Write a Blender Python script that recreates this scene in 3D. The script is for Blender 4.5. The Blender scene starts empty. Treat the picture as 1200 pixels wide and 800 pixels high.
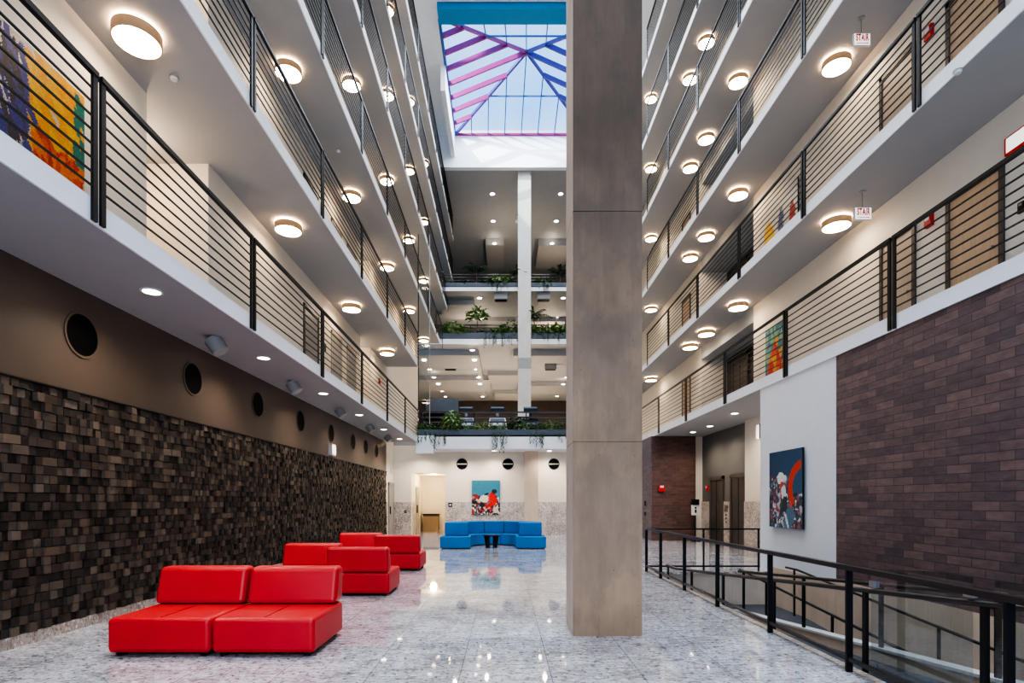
import bpy, bmesh, math, random
import numpy as np
from mathutils import Vector, Matrix
random.seed(7)
C = bpy.context.scene.collection
PI = math.pi
F, VX, VY, H = 645.0, 592.0, 587.5, 1.40

def proj(x, y, z):
    if y < 0.2: return None
    return VX + F*x/y, VY - F*(z-H)/y
def inview(x, y, z, m=0):
    p = proj(x, y, z)
    return p is not None and -m < p[0] < 1200+m and -m < p[1] < 800+m
def behind_column(x, y, z):
    p = proj(x, y, z)
    return p is not None and y > 6.4 and 666 < p[0] < 751
def at(px, py, Y):
    return ((px-VX)*Y/F, Y, H+(VY-py)*Y/F)

# ------------------------------------------------------------------ materials
def lin(c): return tuple(((v/255)/12.92 if v/255 <= .04045 else ((v/255+.055)/1.055)**2.4) for v in c)
class NT:
    def __init__(s, name):
        s.m = bpy.data.materials.new(name); s.m.use_nodes = True
        s.t = s.m.node_tree; s.b = s.t.nodes['Principled BSDF']
    def n(s, typ, **kw):
        x = s.t.nodes.new(typ)
        for k, v in kw.items():
            if k in x.inputs: x.inputs[k].default_value = v
            else: setattr(x, k, v)
        return x
    def l(s, a, b): s.t.links.new(a, b)
    def ramp(s, fac, stops):
        r = s.n('ShaderNodeValToRGB'); e = r.color_ramp.elements
        while len(e) < len(stops): e.new(0.5)
        for i, (p, c) in enumerate(stops):
            e[i].position = p; e[i].color = (*c, 1)
        s.l(fac, r.inputs[0]); return r.outputs[0]
    def coord(s, scale=(1, 1, 1), out='Object'):
        tc = s.n('ShaderNodeTexCoord'); mp = s.n('ShaderNodeMapping'); mp.inputs['Scale'].default_value = scale
        s.l(tc.outputs[out], mp.inputs[0]); return mp.outputs[0]
    def noise(s, vec, scale, detail=4, rough=.55):
        x = s.n('ShaderNodeTexNoise'); x.inputs['Scale'].default_value = scale
        x.inputs['Detail'].default_value = detail; x.inputs['Roughness'].default_value = rough
        s.l(vec, x.inputs['Vector']); return x.outputs[0]
    def mix(s, fac, a, b, mode='MIX'):
        x = s.n('ShaderNodeMix', data_type='RGBA', blend_type=mode)
        for i, v in ((0, fac), (6, a), (7, b)):
            if hasattr(v, 'links'): s.l(v, x.inputs[i])
            else: x.inputs[i].default_value = v if i == 0 else (*v, 1)
        return x.outputs[2]
    def bump(s, h, strength, dist=.01):
        b = s.n('ShaderNodeBump'); b.inputs['Strength'].default_value = strength; b.inputs['Distance'].default_value = dist
        s.l(h, b.inputs['Height']); s.l(b.outputs[0], s.b.inputs['Normal'])
    def set(s, **kw):
        for k, v in kw.items():
            k = k.replace('_', ' ')
            s.b.inputs[k].default_value = (*v, 1) if isinstance(v, tuple) else v
        return s

def plain(name, c, rough=.5, metal=0, var=.04, scale=3, bump=0, spec=.5):
    t = NT(name); t.set(Roughness=rough, Metallic=metal); t.b.inputs['Specular IOR Level'].default_value = spec
    c = lin(c); n = t.noise(t.coord(), scale, 5)
    t.l(t.ramp(n, [(.3, tuple(v*(1-var) for v in c)), (.7, tuple(min(1, v*(1+var)) for v in c))]), t.b.inputs['Base Color'])
    if bump: t.bump(t.noise(t.coord(), scale*40, 3), bump, .002)
    return t.m
def emit(name, c, s, base=(.8, .8, .8)):
    t = NT(name); t.set(Base_Color=base)
    t.b.inputs['Emission Color'].default_value = (*c, 1); t.b.inputs['Emission Strength'].default_value = s
    return t.m
def glass(name, tint, refl=1.0):
    t = NT(name); t.t.nodes.remove(t.b)
    out = [x for x in t.t.nodes if x.type == 'OUTPUT_MATERIAL'][0]
    tr = t.n('ShaderNodeBsdfTransparent'); tr.inputs[0].default_value = (*tint, 1)
    gl = t.n('ShaderNodeBsdfGlossy'); gl.inputs['Roughness'].default_value = .02
    fr = t.n('ShaderNodeLayerWeight'); fr.inputs[0].default_value = .5
    pw = t.n('ShaderNodeMath', operation='POWER'); pw.inputs[1].default_value = 4; t.l(fr.outputs['Facing'], pw.inputs[0])
    mu = t.n('ShaderNodeMath', operation='MULTIPLY_ADD'); mu.inputs[1].default_value = .8*refl; mu.inputs[2].default_value = .05*refl
    mx = t.n('ShaderNodeMixShader')
    t.l(pw.outputs[0], mu.inputs[0]); t.l(mu.outputs[0], mx.inputs[0]); t.l(tr.outputs[0], mx.inputs[1]); t.l(gl.outputs[0], mx.inputs[2]); t.l(mx.outputs[0], out.inputs[0])
    return t.m
def granite(name, base, dark, rough, tile=None, pink=(190, 165, 155), streak=(1, 2.2, 1)):
    t = NT(name); t.set(Roughness=rough)
    v = t.coord(streak); v1 = t.coord()
    n1 = t.noise(v, 1.6, 6, .65); n2 = t.noise(v, 9, 6, .75); n3 = t.noise(v1, 24, 4, .7)
    c = t.ramp(n1, [(.38, tuple(x*.62 for x in lin(base))), (.56, lin(base))])
    c = t.mix(t.ramp(n2, [(.50, (0, 0, 0)), (.60, (.7, .7, .7))]), c, lin(pink))
    c = t.mix(t.ramp(n3, [(.54, (0, 0, 0)), (.62, (.9, .9, .9))]), c, lin(dark))
    n4 = t.noise(v, 5, 9, .8)
    c = t.mix(t.ramp(n4, [(.535, (0, 0, 0)), (.62, (.8, .8, .8))]), c, lin(dark))
    n5 = t.noise(v, 13, 6, .75)
    c = t.mix(t.ramp(n5, [(.54, (0, 0, 0)), (.62, (.8, .8, .8))]), c, lin((246, 242, 238)))
    if tile:
        sp = t.n('ShaderNodeSeparateXYZ'); t.l(v1, sp.inputs[0])
        masks, cells = [], []
        for ax, (size, off) in ((0, tile[0]), (1, tile[1])):
            a = t.n('ShaderNodeMath', operation='ADD'); a.inputs[1].default_value = -off; t.l(sp.outputs[ax], a.inputs[0])
            d = t.n('ShaderNodeMath', operation='DIVIDE'); d.inputs[1].default_value = size; t.l(a.outputs[0], d.inputs[0])
            fl = t.n('ShaderNodeMath', operation='FLOOR'); t.l(d.outputs[0], fl.inputs[0]); cells.append(fl.outputs[0])
            pp = t.n('ShaderNodeMath', operation='PINGPONG'); pp.inputs[1].default_value = .5; t.l(d.outputs[0], pp.inputs[0])
            lt = t.n('ShaderNodeMath', operation='LESS_THAN'); lt.inputs[1].default_value = .0032/size; t.l(pp.outputs[0], lt.inputs[0]); masks.append(lt.outputs[0])
        cx = t.n('ShaderNodeCombineXYZ'); t.l(cells[0], cx.inputs[0]); t.l(cells[1], cx.inputs[1])
        wn = t.n('ShaderNodeTexWhiteNoise', noise_dimensions='2D'); t.l(cx.outputs[0], wn.inputs['Vector'])
        c = t.mix(.5, c, t.ramp(wn.outputs[0], [(0, (.70, .70, .72)), (1, (1, 1, 1))]), 'MULTIPLY')
        mx = t.n('ShaderNodeMath', operation='MAXIMUM'); t.l(masks[0], mx.inputs[0]); t.l(masks[1], mx.inputs[1])
        m2 = t.n('ShaderNodeMath', operation='MULTIPLY'); m2.inputs[1].default_value = .8; t.l(mx.outputs[0], m2.inputs[0])
        c = t.mix(m2.outputs[0], c, lin((90, 85, 82)))
    t.l(c, t.b.inputs['Base Color'])
    if tile: t.b.inputs['IOR'].default_value = 1.75
    return t.m
def concrete(name, c, var=.12, dark=(110, 95, 80), grad=False):
    t = NT(name); t.set(Roughness=.72)
    v = t.coord((1, 1, .35)); n = t.noise(v, 2.2, 6, .65); n2 = t.noise(t.coord((6, 6, .25)), 5, 4); n3 = t.noise(t.coord(), 1.1, 3)
    c = lin(c)
    k = t.ramp(n, [(.3, tuple(x*(1-var*1.6) for x in c)), (.7, tuple(min(1, x*(1+var)) for x in c))])
    k = t.mix(t.ramp(n2, [(.45, (0, 0, 0)), (.75, (.35, .35, .35))]), k, tuple(x*.75 for x in c))
    k = t.mix(t.ramp(n3, [(.5, (0, 0, 0)), (.7, (.5, .5, .5))]), k, lin(dark))
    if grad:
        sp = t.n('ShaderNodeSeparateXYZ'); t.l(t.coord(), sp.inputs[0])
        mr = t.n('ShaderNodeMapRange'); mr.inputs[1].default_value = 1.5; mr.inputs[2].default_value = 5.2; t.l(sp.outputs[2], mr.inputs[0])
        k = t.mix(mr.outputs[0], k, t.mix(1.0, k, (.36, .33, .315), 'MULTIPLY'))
        n5 = t.noise(t.coord((1, 1, .6)), 1.6, 7, .6)
        k = t.mix(t.ramp(n5, [(.47, (0, 0, 0)), (.53, (.45, .45, .45))]), k, lin((182, 164, 140)), 'MIX') if False else t.mix(t.ramp(n5, [(.49, (0, 0, 0)), (.54, (.5, .5, .5))]), k, t.mix(1.0, k, (1.3, 1.24, 1.12), 'MULTIPLY'))
        pv = t.n('ShaderNodeTexVoronoi'); pv.inputs['Scale'].default_value = 9; t.l(t.coord(), pv.inputs['Vector'])
        k = t.mix(t.ramp(pv.outputs[0], [(.03, (.7, .7, .7)), (.07, (0, 0, 0))]), k, lin((70, 58, 48)))
    t.l(k, t.b.inputs['Base Color']); t.bump(t.noise(t.coord(), 60, 4), .25, .003)
    return t.m
def brick(name, axis, c1, c2, mortar, bw=.36, bh=.108):
    t = NT(name); t.set(Roughness=.62)
    tc = t.n('ShaderNodeTexCoord'); sp = t.n('ShaderNodeSeparateXYZ'); t.l(tc.outputs['Object'], sp.inputs[0])
    cb = t.n('ShaderNodeCombineXYZ'); t.l(sp.outputs[axis], cb.inputs[0]); t.l(sp.outputs[2], cb.inputs[1])
    b = t.n('ShaderNodeTexBrick'); b.inputs['Scale'].default_value = 1; b.inputs['Mortar Size'].default_value = .005
    b.inputs['Brick Width'].default_value = bw; b.inputs['Row Height'].default_value = bh; b.inputs['Mortar Smooth'].default_value = .2
    b.inputs['Color1'].default_value = (*lin(c1), 1); b.inputs['Color2'].default_value = (*lin(c2), 1); b.inputs['Mortar'].default_value = (*lin(mortar), 1)
    t.l(cb.outputs[0], b.inputs['Vector'])
    n = t.noise(t.coord((1, 1, 3)), 5, 6, .7)
    c = t.mix(.75, b.outputs[0], t.ramp(n, [(.3, (.45, .42, .45)), (.7, (1.0, 1.0, 1.0))]), 'MULTIPLY')
    t.l(c, t.b.inputs['Base Color'])
    inv = t.n('ShaderNodeMath', operation='SUBTRACT'); inv.inputs[0].default_value = 1; t.l(b.outputs[1], inv.inputs[1])
    t.bump(inv.outputs[0], .6, .006)
    return t.m
def attr_mat(name, rough=.6, bump=0, spec=.4):
    t = NT(name); t.set(Roughness=rough); t.b.inputs['Specular IOR Level'].default_value = spec
    a = t.n('ShaderNodeAttribute', attribute_name='Col')
    n = t.noise(t.coord(), 30, 5, .7)
    t.l(t.mix(.6, a.outputs[0], t.ramp(n, [(.25, (.55, .55, .55)), (.75, (1, 1, 1))]), 'MULTIPLY'), t.b.inputs['Base Color'])
    if bump: t.bump(n, bump, .004)
    return t.m
def leather(name, c, rough=.42):
    t = NT(name); t.set(Roughness=rough); c = lin(c)
    n = t.noise(t.coord(), 3, 3)
    t.l(t.ramp(n, [(.3, tuple(x*.93 for x in c)), (.7, tuple(min(1, x*1.05) for x in c))]), t.b.inputs['Base Color'])
    vo = t.n('ShaderNodeTexVoronoi'); vo.inputs['Scale'].default_value = 260; t.l(t.coord(), vo.inputs['Vector'])
    t.bump(vo.outputs[0], .06, .001); return t.m
def wood(name, c1, c2, axis=(8, 8, .6), rough=.5):
    t = NT(name); t.set(Roughness=rough)
    n = t.noise(t.coord(axis), 4, 6, .6)
    t.l(t.ramp(n, [(.3, lin(c1)), (.7, lin(c2))]), t.b.inputs['Base Color']); return t.m
def leafmat(name, c1, c2):
    t = NT(name); t.set(Roughness=.5)
    n = t.noise(t.coord(), 6, 3)
    t.l(t.ramp(n, [(.35, lin(c1)), (.65, lin(c2))]), t.b.inputs['Base Color']); return t.m

M = dict(
    floor=granite('polished_granite', (204, 204, 209), (82, 80, 84), .035, tile=((.735, .37), (1.47, .65)), pink=(166, 156, 154), streak=(.9, 1.5, 1)),
    dado=granite('granite_dado', (206, 194, 184), (84, 74, 70), .3, pink=(168, 142, 122), streak=(1.2, 1.2, 1.2)),
    base=granite('granite_base', (190, 178, 165), (120, 100, 85), .3, pink=(160, 140, 120)),
    white=plain('white_paint', (232, 234, 238), .55, var=.02),
    wall=plain('warm_wall_paint', (226, 216, 200), .6, var=.02),
    cool=plain('cool_wall_paint', (222, 224, 228), .6, var=.02),
    soffit=plain('grey_soffit_paint', (166, 166, 167), .65, var=.02),
    ceilg=plain('grey_ceiling_paint', (160, 164, 168), .65, var=.03),
    band=plain('bronze_panel', (88, 75, 65), .48, .15, var=.12, scale=.8),
    dark=plain('dark_grey_wall', (98, 96, 92), .6, var=.05),
    elev=plain('brown_elevator_metal', (90, 84, 78), .4, .4, var=.1),
    darkbrown=plain('dark_brown_paint', (62, 52, 44), .55, var=.1),
    black=plain('black_steel', (24, 24, 26), .42, .3, var=.1),
    railtop=plain('dark_steel_rail', (70, 66, 64), .3, .6, var=.1),
    blackflat=plain('black_void', (5, 5, 5), .6, spec=.1),
    conc=concrete('raw_concrete', (158, 130, 106), .18, (116, 94, 76), True), concside=concrete('side_lit_concrete', (206, 194, 180), .05, (186, 174, 160)),
    concl=concrete('pale_concrete', (200, 198, 194), .06, (180, 176, 170)),
    concb=concrete('beige_concrete', (208, 188, 168), .08, (178, 156, 134)),
    brickY=brick('dark_brick_side', 1, (132, 107, 104), (97, 83, 86), (76, 68, 68)),
    brickX=brick('red_brown_brick', 0, (116, 84, 72), (92, 66, 60), (104, 86, 78), .3, .1),
    brickS=brick('sky_lit_brick', 1, (120, 108, 112), (104, 94, 98), (120, 110, 112), .3, .1),
    ramp=plain('slate_rubber', (62, 66, 74), .55, var=.08, scale=20),
    red=leather('red_leather', (196, 22, 32)), redseam=leather('red_piping', (176, 20, 28)),
    blue=leather('blue_felt', (0, 112, 176), .75), 
    drum=emit('tan_lamp_drum', lin((206, 160, 116)), .16, lin((170, 138, 106))), 
    disc=emit('lamp_diffuser', (1, .80, .58), 22.0), halo=emit('lamp_backlight', (1, .68, .38), 30.0),
    led=emit('downlight_lens', (1, .85, .66), 16.0),
    sign=emit('lit_sign_face', (1, .93, .85), .7), signred=plain('sign_red', (222, 44, 34), .5),
    skyglass=glass('skylight_glass', (.95, .97, 1.0), .25), winglass=glass('clear_glass', (.86, .9, .9), 1.6), guard=glass('tinted_guard_glass', (.62, .70, .72), 2.2),
    mag=plain('magenta_steel', (170, 60, 136), .45), vio=plain('violet_steel', (92, 78, 160), .45), mull=plain('blue_grey_mullion', (60, 104, 172), .5),
    bluebeam=plain('blue_beam_paint', (30, 138, 190), .5),
    planter=plain('slate_planter', (74, 84, 96), .5, var=.08),
    plastic=plain('white_plastic', (226, 224, 220), .45), greyp=plain('grey_plastic', (150, 150, 148), .5),
    alarm=plain('alarm_red', (196, 30, 28), .45),
    wooddoor=wood('oak_door', (190, 158, 126), (204, 174, 142)), beigedoor=wood('beige_door', (176, 158, 136), (188, 172, 150)),
    greydoor=plain('grey_door_paint', (150, 146, 140), .5), doorframe=plain('dark_door_frame', (84, 74, 66), .5),
    cab=wood('fluted_cabinet_wood', (136, 112, 84), (158, 132, 100), (20, 20, .5)),
    cream=plain('cream_paint', (238, 226, 202), .6), metal=plain('brushed_steel', (170, 172, 176), .3, .8),
    leafA=leafmat('leaf_mid', (44, 84, 40), (104, 146, 70)), leafB=leafmat('leaf_dark', (26, 56, 34), (62, 98, 54)), leafC=leafmat('leaf_pale', (78, 112, 62), (142, 168, 100)), stem=plain('plant_stem', (110, 88, 62), .7),
    gymg=plain('gym_grey', (120, 132, 146), .4, .3), gymw=plain('gym_white', (226, 228, 230), .4),
    block=attr_mat('charred_wood_block', .62, .5, .3), art=attr_mat('oil_paint', .5, .15, .3),
)

# ------------------------------------------------------------------ mesh helpers
class MB:
    def __init__(s): s.v = []; s.f = []; s.sm = []
    def add(s, vs, fs, smooth=False):
        o = len(s.v); s.v += [tuple(p) for p in vs]; s.f += [tuple(i+o for i in f) for f in fs]; s.sm += [smooth]*len(fs); return s
    def box(s, x0, x1, y0, y1, z0, z1):
        return s.add([(x0,y0,z0),(x1,y0,z0),(x1,y1,z0),(x0,y1,z0),(x0,y0,z1),(x1,y0,z1),(x1,y1,z1),(x0,y1,z1)],
                     [(0,3,2,1),(4,5,6,7),(0,1,5,4),(1,2,6,5),(2,3,7,6),(3,0,4,7)])
    def bar(s, a, b, w, h=None, up=(0,0,1)):
        h = h or w; a = Vector(a); b = Vector(b); d = (b-a).normalized(); up = Vector(up)
        if abs(d.dot(up)) > .99: up = Vector((0,1,0))
        x = d.cross(up).normalized()*w/2; y = x.cross(d).normalized()*h/2
        vs = [p+q for p in (a, b) for q in (-x-y, x-y, x+y, -x+y)]
        return s.add(vs, [(0,1,2,3),(4,7,6,5),(0,4,5,1),(1,5,6,2),(2,6,7,3),(3,7,4,0)])
    def tube(s, pts, r, n=10, r2=None):
        pts = [Vector(p) for p in pts]; rings = []
        for i, p in enumerate(pts):
            d = (pts[min(i+1, len(pts)-1)]-pts[max(i-1, 0)]).normalized()
            up = Vector((0,0,1)) if abs(d.z) < .95 else Vector((1,0,0))
            x = d.cross(up).normalized(); y = x.cross(d)
            rr = r if r2 is None else r+(r2-r)*i/(len(pts)-1)
            rings.append([p+x*math.cos(2*PI*k/n)*rr+y*math.sin(2*PI*k/n)*rr for k in range(n)])
        vs = [p for R in rings for p in R]; fs = []
        for i in range(len(pts)-1):
            for k in range(n): fs.append((i*n+k, i*n+(k+1)%n, (i+1)*n+(k+1)%n, (i+1)*n+k))
        s.add(vs, fs, True); s.add(rings[0], [tuple(range(n))]); s.add(rings[-1], [tuple(reversed(range(n)))]); return s
    def cyl(s, c, axis, r, d0, d1, n=32, r1=None):
        r1 = r if r1 is None else r1; A = {'x': ((0,1,0),(0,0,1),(1,0,0)), 'y': ((1,0,0),(0,0,1),(0,1,0)), 'z': ((1,0,0),(0,1,0),(0,0,1))}[axis]
        u, v, w = map(Vector, A); c = Vector(c)
        a = [c+u*math.cos(2*PI*k/n)*r+v*math.sin(2*PI*k/n)*r+w*d0 for k in range(n)]
        b = [c+u*math.cos(2*PI*k/n)*r1+v*math.sin(2*PI*k/n)*r1+w*d1 for k in range(n)]
        s.add(a+b, [(k, (k+1)%n, n+(k+1)%n, n+k) for k in range(n)], True)
        s.add(a, [tuple(reversed(range(n)))]); s.add(b, [tuple(range(n))]); return s
    def ring(s, c, axis, ro, ri, d0, d1, n=32):
        A = {'x': ((0,1,0),(0,0,1),(1,0,0)), 'y': ((1,0,0),(0,0,1),(0,1,0)), 'z': ((1,0,0),(0,1,0),(0,0,1))}[axis]
        u, v, w = map(Vector, A); c = Vector(c); vs = []
        for r, d in ((ro,d0),(ro,d1),(ri,d1),(ri,d0)):
            vs += [c+u*math.cos(2*PI*k/n)*r+v*math.sin(2*PI*k/n)*r+w*d for k in range(n)]
        fs = [(j*n+k, j*n+(k+1)%n, ((j+1)%4)*n+(k+1)%n, ((j+1)%4)*n+k) for j in range(4) for k in range(n)]
        return s.add(vs, fs, False)
    def prism(s, poly, z0, z1):
        n = len(poly); vs = [(x,y,z0) for x,y in poly]+[(x,y,z1) for x,y in poly]
        return s.add(vs, [tuple(reversed(range(n))), tuple(range(n,2*n))]+[(k,(k+1)%n,n+(k+1)%n,n+k) for k in range(n)])
    def mesh(s, name, mat):
        me = bpy.data.meshes.new(name); me.from_pydata(s.v, [], s.f); me.polygons.foreach_set('use_smooth', s.sm)
        me.materials.append(mat)
        bm = bmesh.new(); bm.from_mesh(me); bmesh.ops.recalc_face_normals(bm, faces=bm.faces); bm.to_mesh(me); bm.free()
        me.update(); return me
    def build(s, name, mat, parent=None, loc=None):
        return link(name, s.mesh(name, mat), parent, loc)
def link(name, me, parent=None, loc=None):
    o = bpy.data.objects.new(name, me); C.objects.link(o); o.parent = parent
    if loc: o.location = loc
    return o
def rounded(name, mat, parent, b, r=.05, seg=4, verts=None, smooth=True, puff=0):
    """box (x0,x1,y0,y1,z0,z1), or 8 given verts, with rounded edges"""
    mb = MB().box(*b)
    if verts: mb.v = verts
    me = mb.mesh(name, mat); bm = bmesh.new(); bm.from_mesh(me)
    bmesh.ops.bevel(bm, geom=list(bm.edges), offset=r, segments=seg, profile=.5, affect='EDGES')
    for f in bm.faces: f.smooth = smooth
    bm.to_mesh(me); bm.free()
    o = link(name, me, parent)
    w = o.modifiers.new('wn', 'WEIGHTED_NORMAL'); w.keep_sharp = False
    return o
def tag(o, label=None, cat=None, group=None, kind=None):
    for k, v in (('label', label), ('category', cat), ('group', group), ('kind', kind)):
        if v: o[k] = v
    return o
def thing(name, label, cat, loc=(0,0,0), rz=0, group=None):
    o = bpy.data.objects.new(name, None); C.objects.link(o); o.location = loc; o.rotation_euler = (0,0,rz); o.empty_display_size = .1
    return tag(o, label, cat, group)
def dup(root, loc, label, rz=None, group=None):
    r = root.copy(); C.objects.link(r); r.location = loc; r['label'] = label
    if rz is not None: r.rotation_euler = (0,0,rz)
    if group: r['group'] = group
    for ch in list(root.children):
        c = ch.copy(); C.objects.link(c); c.parent = r
        for g in list(ch.children):
            d = g.copy(); C.objects.link(d); d.parent = c
    return r
def st(name, mb, mat, parent=None):
    return tag(mb.build(name, mat, parent), kind='structure' if parent is None else None)
def W(*b): return MB().box(*b)
ORD = ['first', 'second', 'third', 'fourth', 'fifth', 'sixth', 'seventh', 'eighth', 'ninth', 'tenth', 'eleventh', 'twelfth', 'thirteenth', 'fourteenth']

# ------------------------------------------------------------------ key planes
XL, XLU, XGL = -4.70, -4.73, -3.494
XR1, XRU, XRW = 5.34, 5.68, 6.86
LZ = [3.75, 6.78, 9.82, 12.89, 15.92, 18.94]
TH = .195
YF = 23.1
LEV = ['first', 'second', 'third', 'fourth', 'fifth', 'sixth']
Y0 = -3.0

# ------------------------------------------------------------------ floor and ground level shell
fl = MB().box(-6, 2.86, Y0, 27, -.2, 0).box(2.86, 7.6, 11.05, 27, -.2, 0)
st('floor', fl, M['floor'])
st('trim_1', W(2.86, 2.94, Y0, 11.0, -.3, .006), M['base'])
st('trim_2', W(2.86, 5.34, 10.97, 11.08, -.05, .006), M['base'])
st('wall_left', W(XL-.4, XL, Y0, 21.75, 2.586, 3.75), M['band'])
st('wall_left', W(XL-.4, XL-.03, Y0, 21.75, 0, 2.6), M['blackflat'])
st('baseboard_left', W(XL-.03, XL+.015, Y0, 21.75, 0, .115), M['base'])

# charred wood block cladding : one wall surface, every block of its own depth
def block_wall():
    vs, fs, cols = [], [], []
    s = .0925; y = -1.0; rng = random.Random(3)
    ny = int((21.72-y)/s); nz = 27; dz = (2.586-.115)/nz
    used = set()
    for j in range(nz):
        i = 0
        while i < ny:
            k = 2 if rng.random() < .05 and i+1 < ny else 1
            d = rng.choice([.012, .02, .03, .042, .055])+rng.random()*.006
            y0, y1 = y+i*s+.001, y+(i+k)*s-.001; z0, z1 = .115+j*dz+.001, .115+(j+1)*dz-.001
            t = rng.uniform(-.004, .004); t2 = rng.uniform(-.004, .004)
            o = len(vs); x = XL-.03; x1 = XL-.012+d
            vs += [(x,y0,z0),(x,y1,z0),(x,y1,z1),(x,y0,z1),(x1+t,y0+.002,z0+.002),(x1-t,y1-.002,z0+.002),(x1-t2,y1-.002,z1-.002),(x1+t2,y0+.002,z1-.002)]
            fs += [(o+4,o+5,o+6,o+7),(o,o+1,o+5,o+4),(o+1,o+2,o+6,o+5),(o+2,o+3,o+7,o+6),(o+3,o,o+4,o+7)]
            b = rng.random()**1.6; w = rng.random()
            c = lin((48+b*66+w*6, 44+b*59, 41+b*50-w*4)); cols += [c]*5
            i += k
    me = bpy.data.meshes.new('wall_left_blocks'); me.from_pydata(vs, [], fs); me.materials.append(M['block'])
    a = me.color_attributes.new('Col', 'FLOAT_COLOR', 'CORNER')
    arr = np.ones((len(me.loops), 4), dtype=np.float32)
    for p, c in zip(me.polygons, cols):
        for li in p.loop_indices: arr[li, :3] = c
    a.data.foreach_set('color', arr.ravel()); me.update()
    tag(link('wall_left', me), kind='structure')
block_wall()
st('trim_3', W(XL-.03, XL+.05, Y0, 21.75, 2.578, 2.592), M['black'])

# round windows in the bronze band
WZ = 3.245
for i, y in enumerate([6.11, 8.28, 10.45, 12.63, 14.86, 17.0, 18.55, 20.1]):
    w = tag(MB().ring((XL, y, WZ), 'x', .252, .226, -.01, .012, 40).build('window_%d' % (i+1), M['band']), kind='structure')
    MB().cyl((XL, y, WZ), 'x', .226, -.005, .006, 40).build('pane', M['blackflat'], w)

# far ground wall with a doorway and dado, side wall with a door
DX0, DX1, DH = -3.94, -2.51, 2.60
YS = 23.1
st('wall_back', MB().box(XL, DX0, YS, YS+.2, 0, 3.75).box(DX1, 7.5, YS, YS+.2, 0, 3.75).box(DX0, DX1, YS, YS+.2, DH, 3.75), M['wall'])
st('wall_left', W(XL-.4, XL, 21.75, YS+.2, 0, 3.75), M['wall'])
st('baseboard_back', MB().box(XL+.02, DX0, YS-.02, YS, 0, 1.38).box(DX1, 5.2, YS-.02, YS, 0, 1.38), M['dado'])
st('baseboard_left', W(XL, XL+.02, 21.76, YS, 0, 1.38), M['dado'])
d = tag(W(XL+.02, XL+.05, 22.15, 22.9, 0, 2.08).build('door_1', M['greydoor']), kind='structure')
MB().box(XL+.02, XL+.06, 22.05, 22.15, 0, 2.18).box(XL+.02, XL+.06, 22.9, 23.0, 0, 2.18).box(XL+.02, XL+.06, 22.05, 23.0, 2.08, 2.18).build('frame', M['greyp'], d)
MB().box(XL+.05, XL+.09, 22.2, 22.24, .9, 1.2).build('handle', M['black'], d)
# corridor behind the doorway
st('wall_corridor', MB().box(DX0-.12, DX0, YS+.2, 26.4, 0, 2.8).box(DX1, DX1+.12, YS+.2, 26.4, 0, 2.8).box(DX0, DX1, 26.2, 26.4, 0, 2.8), M['cream'])
st('ceiling', W(DX0, DX1, YS+.2, 26.4, DH, 2.8), M['cream'])
st('baseboard_corridor', W(DX0, DX0+.02, YS+.2, 24.0, 0, 1.38), M['dado'])
d = tag(W(DX0+.0, DX0+.04, 24.2, 24.95, 0, 2.05).build('door_2', M['greydoor']), kind='structure')
W(DX0+.04, DX0+.09, 24.27, 24.31, .9, 1.25).build('handle', M['black'], d)
cb = thing('counter_cabinet', 'small fluted wooden counter with dark top standing inside the far doorway', 'cabinet', (-3.46, 25.8, 0))
W(-.34, .34, -.3, .3, 0, .72).build('body', M['cab'], cb); W(-.37, .37, -.33, .33, .78, .83).build('worktop', M['black'], cb); W(-.34, .34, -.3, .3, .72, .78).build('shadow_rail', M['darkbrown'], cb)
g = thing('wall_lamp_panel', 'bright glowing wall light panel inside the far doorway', 'light', (DX1, 24.3, 2.2))
W(-.03, 0, -.35, .35, -.3, .3).build('diffuser', M['sign'], g); W(-.02, 0, -.38, .38, -.33, .33).build('backplate', M['plastic'], g)
# round dark windows of the far wall with pale crossbar
for i, x in enumerate([-1.81, .12, 2.04]):
    w = tag(MB().ring((x, YS, 2.976), 'y', .235, .205, -.03, .0, 36).build('window_%d' % (i+9), M['black']), kind='structure')
    MB().cyl((x, YS, 2.976), 'y', .206, -.008, .0, 36).build('pane', M['blackflat'], w)
    W(x-.2, x+.2, YS-.025, YS-.008, 2.955, 2.995).build('crossbar', M['wall'], w)
p = thing('wall_sign', 'small black square plaque on the stone dado beside the far doorway', 'sign', (-2.3, YS-.03, 1.26))
W(-.08, .08, 0, .01, -.09, .09).build('plate', M['black'], p); W(-.035, .035, -.003, 0, -.035, .035).build('symbol', M['plastic'], p)
p = thing('card_reader', 'small black card reader on the stone dado left of the far doorway', 'card reader', (-4.4+.22, YS-.03, .98))
W(-.05, .05, 0, .01, -.06, .06).build('plate', M['black'], p); W(-.015, .015, -.003, 0, -.02, .02).build('button', M['metal'], p)
p = tag(W(-.04, .0, -.07, .07, -.12, .12).build('thermostat', M['plastic'], None, (XL+.045, 22.6, 2.66)), 'small white box high on the side wall above the grey door', 'wall box')
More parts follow.
